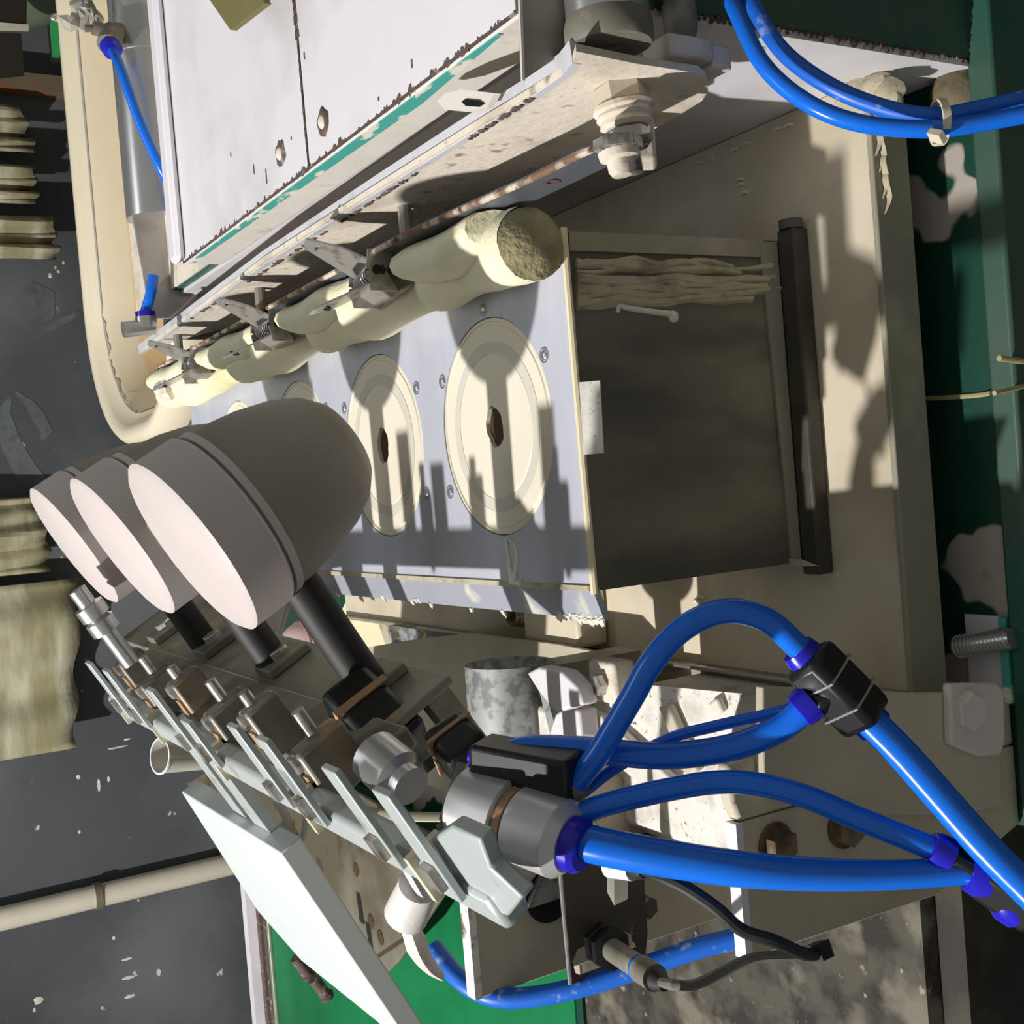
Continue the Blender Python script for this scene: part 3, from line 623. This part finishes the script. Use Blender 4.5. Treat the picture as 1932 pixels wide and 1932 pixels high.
# front air cylinder with sheet guard and fitting
t = thing('air_cylinder', 'dusty grey air cylinder with a cap above the bolted arm end', 'cylinder', (.25, .38, .945))
CYY, CYZ = .3785, .945
MB().cyl((.173, CYY, CYZ), (.42, CYY, CYZ), .0165, n=32).build('barrel', STEEL, t)
MB().ring((.168, CYY, CYZ), (1, 0, 0), [(0, .003), (0, .0165), (.002, .0176), (.008, .0176), (.011, .0168), (.011, .003)], 32).build('end_cap', GREYFIT, t)
MB().prism([at(x, y, 'y', .3962) for x, y in ((979, -60), (986, 152), (1075, 92), (1105, 30), (1110, -60))], (0, .0016, 0)).build('guard_sheet', GREYPL, t)
MB().bar(at(979, -60, 'y', .3955), at(987, 153, 'y', .3955), .0012, .0012).build('guard_edge', WHITE2, t)
t = thing('push_fitting', 'grey dusty push-in fitting standing beside the grey air cylinder', 'fitting', (.185, .39, .89))
fx = at(1286, 78, 'y', .388)
MB().lathe(fx, (1, 0, 0), [(0, .0055), (.004, .0072), (.015, .0072), (.016, .0064), (.018, .0064), (.019, .0074), (.0215, .0074)], 24).build('fitting_body', GREYFIT, t)
MB().box(fx.x-.010, fx.x-.0005, .3795, .3975, fx.z-.010, fx.z+.014).build('mount_block', CREAM, t, bevel=.0015)
MB().box(fx.x-.012, fx.x-.002, .3815, .3975, fx.z-.021, fx.z-.0105).build('side_block', WHITE2, t, bevel=.001)
MB().cyl(fx+Vector((.021, 0, 0)), fx+Vector((.14, 0, 0)), .0045, n=14).build('hose_stub', BLUEDIRTY, t)

# ------------------------------------------------------------------ top hoses with tie
def hose(label, pts, r_, m_=BLUE, rad=None): return tag(MB().tube([dp(*p) for p in pts], r_, n=14, rad=rad).build('air_hose', m_), label, 'hose')
hose('upper of two blue hoses sweeping down past the tray corner', ((1392, -50, .50), (1420, 10, .49), (1475, 95, .48), (1558, 158, .47), (1655, 200, .465), (1755, 219, .46), (1850, 205, .46), (1990, 172, .46)), .0034, BLUEDIRTY)
hose('lower bright blue hose tied beneath its twin past the tray corner', ((1362, -40, .492), (1390, 25, .48), (1440, 122, .47), (1520, 192, .46), (1620, 232, .455), (1752, 244, .452), (1850, 232, .452), (1990, 205, .45)), .0034)
t = thing('cable_tie', 'nylon cable tie wrapped round the two joined blue hoses', 'cable tie', dp(1772, 240, .452))
q = dp(1772, 231, .456); axq = (dp(1800, 232, .456)-dp(1745, 236, .456)).normalized()
MB().ring(q-axq*.0015, axq, [(0, .0078), (0, .0088), (.003, .0088), (.003, .0078)], 24).build('tie_loop', ZIP, t)
MB().bar(dp(1772, 252, .447), dp(1764, 262, .447), .006, .005).build('tie_head', ZIP, t)

# ------------------------------------------------------------------ scraps on the table left of the tray
t = thing('pad_dome', 'pale pink rounded rubber pad lying behind the dark swing rod', 'rubber pad', at(612, 1228, 'z', .725))
q = at(612, 1226, 'z', ZT+.003)
MB().lathe(q, (0, 0, 1), [(0, .040), (.016, .041), (.030, .039), (.042, .033), (.052, .024), (.058, .012), (.060, 0)], 36).build('pad', PINK, t, smooth=80)
MB().ring(q+Vector((0, 0, .030)), (0, 0, 1), [(0, .0388), (0, .0395), (.001, .0392), (.001, .0384)], 36).build('seam_line', REDL, t)
MB().cyl(q+Vector((0, 0, -.003)), q, .044, n=30).build('pad_base', CARD, t)
t = thing('cream_board', 'broken cream board pieces with a diagonal batten beside the tray', 'board', at(710, 1180, 'z', .72))
def flat(pts, z, h, name, m_, bev=0): return MB().prism([at(x, y, 'z', z) for x, y in pts], (0, 0, h)).build(name, m_, t, bevel=bev)
flat(((655, 1160), (672, 1124), (760, 1126), (775, 1150), (765, 1215), (700, 1222)), ZT+.003, .004, 'board', CARD)
flat(((672, 1124), (700, 1124), (690, 1150), (668, 1172), (655, 1160)), ZT+.008, .010, 'board_piece', CARD)
flat(((708, 1130), (725, 1126), (756, 1218), (740, 1224)), ZT+.008, .006, 'batten', CRUST)
t = thing('zinc_scrap', 'bent galvanised sheet scrap next to the cream board pieces', 'sheet', at(780, 1180, 'z', .72))
flat(((742, 1148), (775, 1132), (782, 1175), (850, 1188), (840, 1208), (765, 1222)), ZT+.018, .002, 'sheet', ZINC)
flat(((748, 1150), (752, 1150), (770, 1220), (766, 1220)), ZT+.002, .016, 'sheet_fold', ZINC)
t = thing('lime_scrap', 'bright lime yellow plastic scrap under the tray edge', 'plastic scrap', at(825, 1195, 'z', .724))
flat(((795, 1212), (806, 1192), (818, 1188), (824, 1193), (832, 1193), (838, 1188), (862, 1190), (850, 1212)), ZT+.0205, .002, 'scrap', LIME)

# ------------------------------------------------------------------ cream brackets and bearing pedestal
t = thing('bearing_pedestal', 'cream bolted bearing pedestal at the front corner of the tray', 'machine bracket', (-.16, .47, ZT))
b = MB(); prof = [(-.131, ZT), (-.1575, ZT), (-.1575, .889), (-.148, .8925), (-.131, .893)]
b.prism([(x, .404, z) for x, z in prof], (0, .008, 0)).build('front_plate', MACH, t, bevel=.002)
MB().prism([at(x, y, 'y', .3985) for x, y in ((1440, 1400), (1442, 1496), (1500, 1508), (1560, 1520), (1620, 1530), (1680, 1537), (1740, 1539), (1800, 1536), (1850, 1530), (1888, 1522), (1888, 1306), (1720, 1308), (1600, 1300), (1440, 1296))], (0, .0053, 0)).build('curved_boss', MACH, t, bevel=.0008)
MB().box(-.186, -.131, .4125, .60, ZT, .872).build('housing', SPECK, t, bevel=.004)
MB().prism([at(x, y, 'y', .3935) for x, y in ((1792, 1290), (1880, 1288), (1896, 1300), (1898, 1400), (1890, 1425), (1850, 1428), (1795, 1405))], (0, .005, 0)).build('foot_boss', WHITE2, t, bevel=.0015)
MB().hexnut(at(1822, 1340, 'y', .3933), (0, -1, .1), .010, .006).build('hex_bolt', WHITE2, t)
t = thing('mount_plate', 'nearer cream mounting plate with two rusty hex bolts', 'machine bracket', (-.2, .42, ZT))
B0 = .404
MB().prism([(-.1578, B0, ZT+.0005), (-.199, B0, ZT+.0005), (-.2205, B0, .765), (-.2185, B0, .889), (-.1578, B0, .889)], (0, .006, 0)).build('plate', MACH, t, bevel=.0006)
MB().box(-.2185, -.1578, B0-.0006, B0+.0066, .8875, .8915).build('bright_edge', WHITE, t)
for (x, y) in ((1462, 1592), (1590, 1560)):
    q = at(x, y, 'y', B0); MB().lathe(q, (0, -1, 0), [(0, .010), (.0015, .010)], 20).hexnut(q+Vector((0, -.0015, 0)), (0, -1, 0), .0085, .006).build('hex_bolt', mat('rusty_bolt', (128, 108, 84), .7, spots=[((70, 48, 32), 80, .55, .1, 6)]), t)
t = thing('mount_plate', 'farther taller cream mounting plate with a rust-flaked top edge', 'machine bracket', (-.2, .51, ZT))
C0 = .515
MB().prism([(-.158, C0, ZT), (-.250, C0, ZT), (-.2505, C0, .968), (-.158, C0, .968)], (0, .007, 0)).build('plate', MACH, t, bevel=.0006)
b = MB(); 
MB().box(-.2505, -.158, C0-.0008, C0+.0078, .9665, .9705).build('flaked_edge', mat('white_rust_edge', (232, 226, 220), .6, spots=[((120, 84, 70), 60, .56, .03, 5)]), t)
q = at(1035, 1690, 'y', C0-.0004); MB().lathe(q, (0, -1, 0), [(0, .0135), (.0006, .0135)], 28).build('round_hole', BLACK, t)
MB().prism([q+Vector((-.002, -.0008, .015)), q+Vector((.014, -.0008, .004)), q+Vector((.010, -.0008, -.014)), q+Vector((-.0015, -.0008, -.006))], (0, -.003, 0)).build('thread_stub', ZINC, t)
q = at(1370, 1585, 'y', C0); MB().hexnut(q, (0, -1, 0), .008, .005).build('hex_bolt', MACH, t)
# beam between pedestal and table rear
t = thing('side_shelf', 'shaded cream shelf plate along the left edge of the tray', 'machine bracket', (-.19, .8, .75))
MB().prism([at(x, y, 'z', .775) for x, y in ((690, 1222), (790, 1205), (900, 1193), (1060, 1215), (1150, 1232))] + [Vector((-.150, .61, .775)), Vector((-.26, .61, .775)), Vector((-.26, .99, .775))], (0, 0, .004)).build('shelf_plate', MACH, t)
for y in (.64, .94): MB().box(-.25, -.157, y, y+.012, ZT, .7749).build('shelf_leg', MACH, t)
# pipe stub and straps above the pedestal
t = thing('pipe_stub', 'short mottled galvanised pipe stub lying across the pedestal', 'pipe', (-.15, .62, .85))
b = MB(); o_ = at(965, 1330, 'z', .87); xa = Vector((1, 0, -.02)); r_ = .0275
b.ring(o_+Vector((-.016, 0, -.0)), xa, [(0, r_-.003), (0, r_), (.042, r_), (.042, r_-.003)], 40).build('pipe', ZINC, t)
MB().box(o_.x-.01, o_.x+.022, o_.y-.014, o_.y+.014, .7795, o_.z-r_+.001).build('saddle', GREYPL, t)
t = thing('white_lever', 'thick white rounded lever pieces behind the blue hoses', 'lever', at(1090, 1330, 'z', .87))
def onz(pts, z, h, name, m_, bev=.0015): return MB().prism([at(x, y, 'z', z) for x, y in pts], (0, 0, h)).build(name, m_, t, bevel=bev)
onz(((1022, 1265), (1045, 1253), (1090, 1262), (1120, 1290), (1130, 1325), (1105, 1330), (1080, 1340), (1070, 1330), (1045, 1300)), .890, .010, 'lever_arm', WHITE)
onz(((1082, 1340), (1105, 1326), (1128, 1335), (1132, 1385), (1118, 1405), (1080, 1400), (1070, 1375)), .880, .012, 'lever_arm', WHITE)
onz(((1034, 1300), (1046, 1302), (1072, 1395), (1058, 1395)), .876, .006, 'lever_blade', ZINC, 0)
t = thing('strap_bars', 'pale angled strap bars lying on the speckled pedestal top', 'strap bars', at(1200, 1400, 'z', .878))
onz(((1125, 1335), (1150, 1345), (1290, 1470), (1240, 1490), (1130, 1400)), .8735, .006, 'strap', WHITE2)
onz(((1255, 1330), (1275, 1325), (1330, 1450), (1310, 1465)), .8735, .005, 'strap', MACH)
onz(((1345, 1325), (1365, 1312), (1375, 1340), (1360, 1350)), .8735, .004, 'strap', CREAM)
t = thing('knuckle_clamp', 'small crusted clamp block between white lever and tray rim', 'clamp', at(1160, 1290, 'z', .875))
q = at(1165, 1285, 'z', .876)
MB().box(q.x-.01, q.x+.012, q.y-.012, q.y+.012, .8725, .886).build('clamp_block', CREAM, t, bevel=.002)
MB().hexnut(q+Vector((0, 0, .010)), (0, 0, 1), .006, .005).build('hex_nut', CHROME, t)
t = thing('speckled_top', 'speckled slip-caked white cover plate on the pedestal', 'plate', (-.15, .5, .872))
MB().prism([at(x, y, 'z', .8725) for x, y in ((1150, 1285), (1400, 1308), (1385, 1360), (1372, 1490), (1200, 1490), (1130, 1420))], (0, 0, .0008)).build('plate', SPECK, t)

# ------------------------------------------------------------------ sensor plate, sensor, cables
t = thing('sensor_plate', 'thin dark slotted steel sensor plate in front of the cream plate', 'plate', (-.21, .49, .85))
SY = .485
pl = [at(x, y, 'y', SY) for x, y in ((1052, 1600), (1212, 1605), (1222, 1760), (1216, 1822), (1180, 1812), (1200, 1790), (1195, 1765), (1180, 1758), (1165, 1760), (1090, 1790), (1080, 1815), (1086, 1836), (1098, 1842), (1145, 1825), (1150, 1836), (1076, 1858))]
MB().prism(pl, (0, .0022, 0)).build('plate', mat('brown_dark_steel', (86, 80, 70), .4, .4, spots=[((170, 162, 150), 90, .72, .02, 4)]), t)
MB().tube([at(1053, 1600, 'y', SY), at(1064, 1725, 'y', SY), at(1076, 1857, 'y', SY)], .0011, n=8, sub=1).build('bright_edge', STEEL, t)
MB().box(-.20, -.192, SY+.0022, C0, .86, .885).build('stand_off', CHIP, t)
MB().hexnut(at(1217, 1710, 'y', SY+.006), (0, -1, 0), .006, .004).build('hex_nut', CHIP, t)
t = thing('proximity_sensor', 'grey barrel sensor with a blue band clamped in the slotted plate', 'sensor', at(1190, 1820, 'y', .47))
s0, s1 = at(1125, 1772, 'y', .486), at(1240, 1848, 'y', .425); sd = (s1-s0).normalized()
MB().lathe(s0-sd*.004, sd, [(0, .0055), ((s1-s0).length*.8, .0055), ((s1-s0).length*.82, .0062), ((s1-s0).length+.002, .0062)], 24).build('barrel', GREYFIT, t)
for d_ in (.006, .014): MB().hexnut(s0+sd*d_, sd, .0105, .004).build('lock_nut', BLACK, t)
MB().ring(s0+sd*(s1-s0).length*.72, sd, [(0, .0055), (0, .0059), (.004, .0059), (.004, .0055)], 24).build('blue_band', BLUE, t)
MB().cyl(s1, s1+sd*.007, .0052, .003).build('strain_relief', RUBBER, t)
tag(MB().tube([s1+sd*.004, dp(1270, 1858, .46), dp(1310, 1858, .47), dp(1360, 1835, .48), dp(1420, 1808, .485), dp(1490, 1803, .49), dp(1545, 1800, .495)], .0022, n=10).build('sensor_cable', GCABLE), 'thin grey sensor cable sagging to the black cable end', 'cable')
t = thing('black_cable', 'black cable drooping across the cream mounting plate', 'cable', dp(1300, 1680, .42))
MB().tube([dp(1205, 1638, .44), dp(1235, 1648, .425), dp(1290, 1672, .415), dp(1350, 1712, .41), dp(1400, 1755, .41), dp(1460, 1775, .41), dp(1520, 1800, .42), dp(1560, 1795, .43)], .0024, n=10).build('cable', CABLE, t)
MB().lathe(dp(1195, 1632, .442), dp(1235, 1648, .425)-dp(1195, 1632, .442), [(0, .004), (.006, .0045), (.010, .003)], 14).build('plug', RUBBER, t)
MB().bar(dp(1535, 1800, .424), dp(1556, 1790, .43), .006, .006).build('tape_end', RUBBER, t)
t = thing('white_socket', 'small white sensor head poking out under the blurred hose', 'sensor', dp(1180, 1632, .45))
MB().cyl(dp(1150, 1628, .45), dp(1195, 1634, .443), .0055, n=16).build('head', WHITE, t)
MB().bar(dp(1165, 1632, .451), dp(1165, 1690, .475), .006, .006).build('bracket', GREYPL, t)

# ------------------------------------------------------------------ swinging pad head: turns about the y axis
TH = R(30); HA = Vector((math.cos(TH), 0, math.sin(TH))); HN = Vector((-math.sin(TH), 0, math.cos(TH))); HO = Vector((-.14, 0, 1.04))
def HL(a, y, n_): return HO+HA*a+HN*n_+Vector((0, y, 0))
def hp(x, y, n_):
    r_ = ray(x, y); return CAM+r_*((n_-HN.dot(CAM-HO))/HN.dot(r_))
def hbox(b, a0, a1, y0, y1, n0, n1): return b.prism([HL(a0, y0, n0), HL(a1, y0, n0), HL(a1, y1, n0), HL(a0, y1, n0)], HN*(n1-n0))
t = thing('swing_carriage', 'swinging pad head with three rubber pads, rods, rail and white cover', 'machine head', HL(0, .65, -.05))
hbox(MB(), -.008, .008, .345, .935, -.006, .006).build('rail', RAILM, t, bevel=.003)
MB().prism([hp(x, y, .004) for x, y in ((812, 1585), (850, 1560), (905, 1585), (925, 1640), (985, 1695), (958, 1730), (880, 1700))], HN*-.006).build('rail_bracket', RAILM, t, bevel=.001)
for (x, y) in ((182, 1262), (242, 1312), (312, 1330), (352, 1352), (428, 1342), (500, 1388), (536, 1440), (612, 1420), (706, 1455)):
    q = hp(x, y, .0065); yy = q.y; wd = .008 if yy > .6 else .007
    f = hbox(MB(), .004, .052 if x not in (352, 536) else .036, yy-wd, yy+wd, .0065, .0095).build('clamp_finger', RAILM, t, bevel=.0006)
    sub(hbox(MB(), .010, .020, yy-.004, yy+.004, .0095, .0125).build('finger_screw', CHROME), f)
for y in (.40, .52, .66, .80, .90):
    f = hbox(MB(), -.0105, .0105, y-.002, y+.002, -.008, .008).build('nylon_tie', ZIP, t)
q = HL(0, .492, -.006); sub(MB().tube([q, q+Vector((-.006, -.012, -.02)), q+Vector((-.014, -.030, -.075))], .0022, n=8, flat=.5).build('tie_tail', ZIP), f)
hbox(MB(), -.003, .009, .50, .98, -.050, -.030).build('carriage_beam', CARR, t, bevel=.002)
MB().prism([HL(.001, .52, -.049), HL(.001, 1.10, -.049), HL(.001, 1.10, -.150), HL(.001, .86, -.140), HL(.001, .78, -.092), HL(.001, .52, -.088)], HA*.005).build('web_plate', CARR, t, bevel=.001)
for y in (.56, .70, .84, .98):
    f = hbox(MB(), .006, .012, y, y+.030, -.085, -.055).build('web_pad', CARR, t, bevel=.001)
    sub(MB().hexnut(HL(.012, y+.015, -.070), HA, .007, .005).build('hex_nut', CHROME), f)
for k, y in enumerate((.515, .595, .655, .74, .815, .89)):
    dn = .006*(k % 2)
    f = hbox(MB(), -.004+dn, .026+dn, y, y+.016, -.0305, -.004-dn).build('clamp_block', CARR, t, bevel=.002)
    sub(hbox(MB(), .002+dn, .014+dn, y+.003, y+.013, -.004-dn, -.0025-dn).build('tan_patch', COPPER), f)
    sub(MB().hexnut(HL(.021+dn, y+.008, -.006-dn), HN, .005, .005).build('hex_nut', CHROME), f)
    sub(MB().cyl(HL(.025+dn, y+.010, -.018), HL(.040, y+.010, -.018), .0035, n=12).build('clamp_tip', CHROME), f)
hbox(MB(), .112, .132, .55, .90, -.053, -.041).build('pad_carrier', CARR, t, bevel=.002)
for y in (.572, .722, .872):                                        # rods and pads, one per disc
    MB().cyl(HL(-.045, y, -.066), HL(.110, y, -.066), .0105, n=24).build('rod', RUBBER, t)
    MB().lathe(HL(.122, y, -.030), HN*-1, [(0, .046), (.002, .049), (.024, .049), (.026, .047)], 40).build('pad_mount', PADM, t)
    pd = MB().lathe(HL(.122, y, -.056), HN*-1, [(0, .046), (.014, .0458), (.032, .043), (.050, .038), (.062, .032), (.070, .024), (.0735, .014), (.074, 0)], 40).build('rubber_pad', PADD, t, smooth=60)
    sub(MB().ring(HL(.122, y, -.0575), HN*-1, [(0, .0458), (0, .0475), (.004, .0475), (.004, .0456)], 40).build('pad_collar', PADM), pd)
for p_, q_, w_ in (((655, 1312, .610), (772, 1425, .580), .032), ((838, 1385, .545), (895, 1440, .530), .024)):
    f = MB().bar(dp(*p_), dp(*q_), w_, w_*.9, HN).build('black_actuator', BLACK, t, bevel=.004)
    m0, m1 = dp(*p_), dp(*q_); sub(MB().bar(m0.lerp(m1, .30), m0.lerp(m1, .38), w_*1.08, w_*.98, HN).build('tan_band', COPPER), f)
q0, q1 = dp(700, 1420, .53), dp(795, 1500, .505); MB().lathe(q0, q1-q0, [(0, .009), (.003, .012), (.022, .0125), (.025, .009), (.03, .009)], 24).build('silver_fitting', STEEL, t)
q0, q1 = dp(870, 1510, .455), dp(1078, 1590, .425); L_ = (q1-q0).length
f = MB().lathe(q0, q1-q0, [(0, .010), (.003, .0145), (L_*.45, .0150), (L_*.47, .0125), (L_*.55, .0125), (L_*.57, .0145), (L_*.92, .0145), (L_, .011)], 28).build('silver_cylinder', mat('satin_alloy', (214, 212, 214), .35, .5), t)
sub(MB().ring(q0, q1-q0, [(L_*.48, .0125), (L_*.48, .0135), (L_*.54, .0135), (L_*.54, .0125)], 28).build('tan_band', COPPER), f)
sub(MB().lathe(q1, q1-q0, [(-.002, .010), (.004, .010), (.006, .0085)], 20).build('hose_collar', COLLAR), f)
q0, q1 = dp(905, 1440, .455), dp(1090, 1475, .435); L_ = (q1-q0).length
f = MB().bar(q0, q1, .020, .018).build('valve_block', BLACK, t, bevel=.002)
sub(MB().lathe(dp(915, 1432, .452), dp(945, 1425, .448)-dp(915, 1432, .452), [(-.004, .006), (.004, .0065), (.006, .0055)], 18).build('hose_collar', COLLAR), f)
sub(MB().lathe(dp(1078, 1485, .438), dp(1095, 1470, .436)-dp(1078, 1485, .438), [(-.004, .006), (.004, .006)], 18).build('hose_collar', GREYFIT), f)
MB().bar(dp(870, 1560, .452), dp(905, 1450, .458), .012, .014).build('fitting_bridge', CARR, t)
MB().bar(dp(850, 1590, .45), dp(900, 1540, .452), .014, .010).build('fitting_bridge', CARR, t)
MB().lathe(hp(165, 1140, -.01), HA*-1, [(-.012, .006), (0, .006), (.001, .010), (.010, .010), (.011, .007), (.013, .010), (.022, .010), (.023, .006), (.05, .006)], 16).build('end_screw', STEEL, t)
cv = [hp(x, y, .0) for x, y in ((342, 1494), (529, 1611), (743, 1928), (795, 2005), (712, 1928), (569, 1813), (485, 1717))]
y0_, y1_ = hp(529, 1611, 0).y, hp(342, 1494, 0).y
a_ = lambda p: HA.dot(p-HO)
cvp = MB().prism(cv, HN*-.016).build('white_cover', PANEL, t, bevel=.0012)
for (x, y) in ((578, 1832), (612, 1872)):
    q = hp(x-4, y-4, -.008); sub(MB().lathe(q, HA*-1, [(-.016, .006), (.006, .006), (.007, .008), (.011, .007)], 14).build('cover_knob', CHIP), cvp)
hbox(MB(), a_(hp(529, 1611, 0))-.002, -.006, y0_+.04, y0_+.075, -.016, -.008).build('cover_bracket', RAILM, t)
hbox(MB(), a_(hp(529, 1611, 0))-.002, -.006, y1_-.16, y1_-.13, -.016, -.008).build('cover_bracket', RAILM, t)
t2 = t
t = thing('stained_plate', 'stained brown steel plate with scribed lines under the white cover', 'plate', at(650, 1640, 'z', .76))
sp = [at(x, y, 'z', .76) for x, y in ((356, 1478), (500, 1395), (870, 1600), (862, 1660), (760, 1810), (720, 1850), (640, 1790), (560, 1640))]
f = MB().prism(sp, (0, 0, .004)).build('plate', BROWNP, t, bevel=.001)
b = MB()
for (x0, y0, x1, y1) in ((625, 1765, 690, 1820), (690, 1820, 765, 1770)): b.bar(at(x0, y0, 'z', .7642), at(x1, y1, 'z', .7642), .004, .001)
b.build('scribed_line', HOLE, t)
for (x, y) in ((672, 1640), (700, 1738), (718, 1768), (585, 1635)):
    MB().lathe(at(x, y, 'z', .7641), (0, 0, 1), [(0, .008), (.0006, .0075)], 14, .12).build('dark_hole', HOLE, t)
for (x, y) in ((480, 1480), (650, 1560), (680, 1760)):
    q = at(x, y, 'z', .755); MB().box(q.x-.012, q.x+.012, q.y-.012, q.y+.012, ZT+.0021, .7599).build('support_block', CARR, t)
t = t2
# swing arm: carries the head on the far mounting plate
MB().bar(HL(-.001, .535, -.080), Vector((-.205, .535, .90)), .014, .012, (0, 1, 0)).build('swing_arm', CARR, t)
MB().cyl((-.205, .5222, .90), (-.205, .56, .90), .012, n=20).build('pivot', CHROME, t)
# white toggle and hardware below the rail
t = thing('toggle_lever', 'white toggle lever with a barrel hinge under the pale rail', 'lever', dp(800, 1690, .52))
MB().tube([dp(748, 1600, .50), dp(772, 1640, .505), dp(800, 1690, .51), dp(812, 1697, .512)], .004, n=10, rad=[.0035, .0045, .0040, .002], flat=.6).build('lever_blade', WHITE, t)
MB().lathe(dp(790, 1672, .512), dp(760, 1740, .525)-dp(790, 1672, .512), [(0, .009), (.020, .010), (.021, .006)], 18).build('hinge_barrel', WHITE2, t)
MB().tube([dp(768, 1735, .525), dp(785, 1780, .53), dp(805, 1815, .535), dp(832, 1840, .545)], .006, n=10, rad=[.006, .0085, .006, .003], flat=.6).build('lever_tail', WHITE2, t)
t = thing('broken_bracket', 'slip-crusted white bracket end poking through the round cut-out', 'bracket', hp(540, 1540, -.05))
MB().tube([hp(500, 1465, -.045), hp(520, 1505, -.04), hp(545, 1550, -.038)], .005, n=10, rad=[.003, .005, .004], flat=.7).build('bracket_arm', WHITE, t)
b = MB()
for k in range(8): b.lathe(hp(530+random.uniform(-20, 18), 1560+random.uniform(-12, 14), -.045), (random.uniform(-1, 1), random.uniform(-1, 1), 1), [(-.008, 0), (-.003, .005), (.003, .005), (.008, 0)], 8, .3)
b.build('crust', CREAM, t)['kind'] = 'stuff'
pts = [hp(555+22*math.cos(g), 1545+48*math.sin(g), -.047) for g in [R(-60+15*k) for k in range(10)]]
MB().tube(pts, .0026, n=8, sub=2).build('curved_rim', WHITE, t)
t = thing('glass_cup', 'small clear cup behind the pale rail', 'cup', dp(340, 1430, .95))
q = dp(345, 1425, .93); MB().ring(q, (.2, -.3, 1), [(-.02, .011), (-.02, .0118), (.02, .0135), (.02, .0128)], 28).build('cup_wall', CLEAR, t)
MB().ring(q, (.2, -.3, 1), [(.019, .0128), (.019, .0142), (.0205, .0142), (.0205, .0128)], 28).build('cup_rim', WHITE, t)

# ------------------------------------------------------------------ hoses of the head
hose('long blue hose from the black valve block to the upper tee', ((935, 1430, .452), (1000, 1412, .45), (1100, 1414, .445), (1250, 1426, .435), (1380, 1410, .43), (1470, 1375, .425), (1520, 1335, .422)), .0050)
hose('dark blue hose looping up over the tray to the upper tee', ((1085, 1478, .436), (1130, 1420, .432), (1190, 1320, .425), (1230, 1250, .42), (1290, 1185, .418), (1370, 1153, .416), (1450, 1172, .416), (1522, 1238, .418)), .0045)
hose('thin blue hose running behind the others over the speckled plate', ((1095, 1500, .45), (1160, 1450, .448), (1260, 1395, .445), (1350, 1370, .444), (1440, 1350, .44), (1515, 1332, .43)), .0022)
hose('bright blue hose arching from the silver cylinder to the lower tee', ((1072, 1556, .432), (1110, 1530, .432), (1165, 1512, .43), (1260, 1490, .428), (1350, 1476, .425), (1430, 1480, .42), (1520, 1503, .415), (1620, 1545, .41), (1770, 1605, .405)), .0042)
hose('thickest blue hose running straight from the silver cylinder to the lower tee', ((1070, 1582, .427), (1150, 1600, .42), (1260, 1620, .412), (1400, 1640, .405), (1550, 1650, .404), (1700, 1650, .404), (1835, 1642, .404)), .0066, BLUE, [.0066, .0068, .0066, .0062, .0056, .0050, .0046])
hose('wide blue hose slanting from the upper tee past the lower tee', ((1630, 1350, .418), (1700, 1420, .412), (1780, 1510, .405), (1860, 1600, .398), (1960, 1700, .39), (2050, 1790, .38)), .0058)
hose('dusty blue hose sagging below the two cream mounting plates', ((820, 1790, .62), (868, 1848, .60), (930, 1880, .59), (1010, 1880, .585), (1110, 1858, .58), (1220, 1822, .575), (1320, 1788, .57), (1420, 1762, .565), (1500, 1730, .56)), .0050, BLUEDIRTY)
t = thing('tee_connector', 'black push-in tee with violet collars above the tray corner', 'connector', dp(1575, 1300, .42))
MB().bar(dp(1520, 1240, .418), dp(1640, 1360, .418), .017, .016).build('tee_body', BLACK, t, bevel=.003)
MB().bar(dp(1575, 1290, .420), dp(1530, 1325, .421), .014, .014).build('tee_branch', BLACK, t, bevel=.002)
for p, q, m_ in (((1508, 1228), (1526, 1246), COLLAR), ((1510, 1340), (1532, 1322), COLLAR), ((1632, 1352), (1654, 1374), COLLAR)):
    MB().lathe(dp(*p, .419), dp(*q, .419)-dp(*p, .419), [(-.001, .0062), (.002, .0068), (.005, .0068)], 18).build('collar', m_, t)
for f_ in (.3, .68):
    m0 = dp(1520, 1240, .418).lerp(dp(1640, 1360, .418), f_); m1 = dp(1520, 1240, .418).lerp(dp(1640, 1360, .418), f_+.025)
    MB().bar(m0, m1, .0180, .0170).build('steel_band', STEEL, t)
t = thing('tee_connector', 'black push-in tee with violet collars beside the grimy floor', 'connector', dp(1840, 1650, .40))
MB().bar(dp(1845, 1640, .405), dp(1965, 1725, .400), .015, .014).build('tee_body', BLACK, t, bevel=.003)
MB().bar(dp(1875, 1662, .404), dp(1785, 1612, .406), .011, .011).build('tee_branch', BLACK, t, bevel=.002)
for p, q, r_ in (((1760, 1600), (1790, 1615), .0062), ((1828, 1642), (1862, 1648), .0084), ((1895, 1690), (1922, 1708), .0084)):
    MB().lathe(dp(*p, .4045), dp(*q, .4045)-dp(*p, .4045), [(-.001, r_*.85), (.002, r_), (.006, r_)], 18).build('collar', COLLAR, t)
# ------------------------------------------------------------------ low clutter under the front left corner
t = thing('cable_box', 'dark dusty box with cables under the front corner', 'box', (-.35, .3, 0))
MB().box(-.55, -.15, .22, .37, .0, .52).build('box_body', BROWNP, t, bevel=.004)
MB().box(-.56, -.14, .21, .38, .52, .528).build('box_lid', CONC, t, bevel=.002)
b = MB(); 
for k in range(4):
    x = -.40+.035*k; b.tube([(x, .23, .532), (x+.01, .28, .535+.01*k), (x+.03, .32, .532), (x+.02, .37, .534)], .004, n=8)
b.build('cable_bundle', BLUEDIRTY, t)
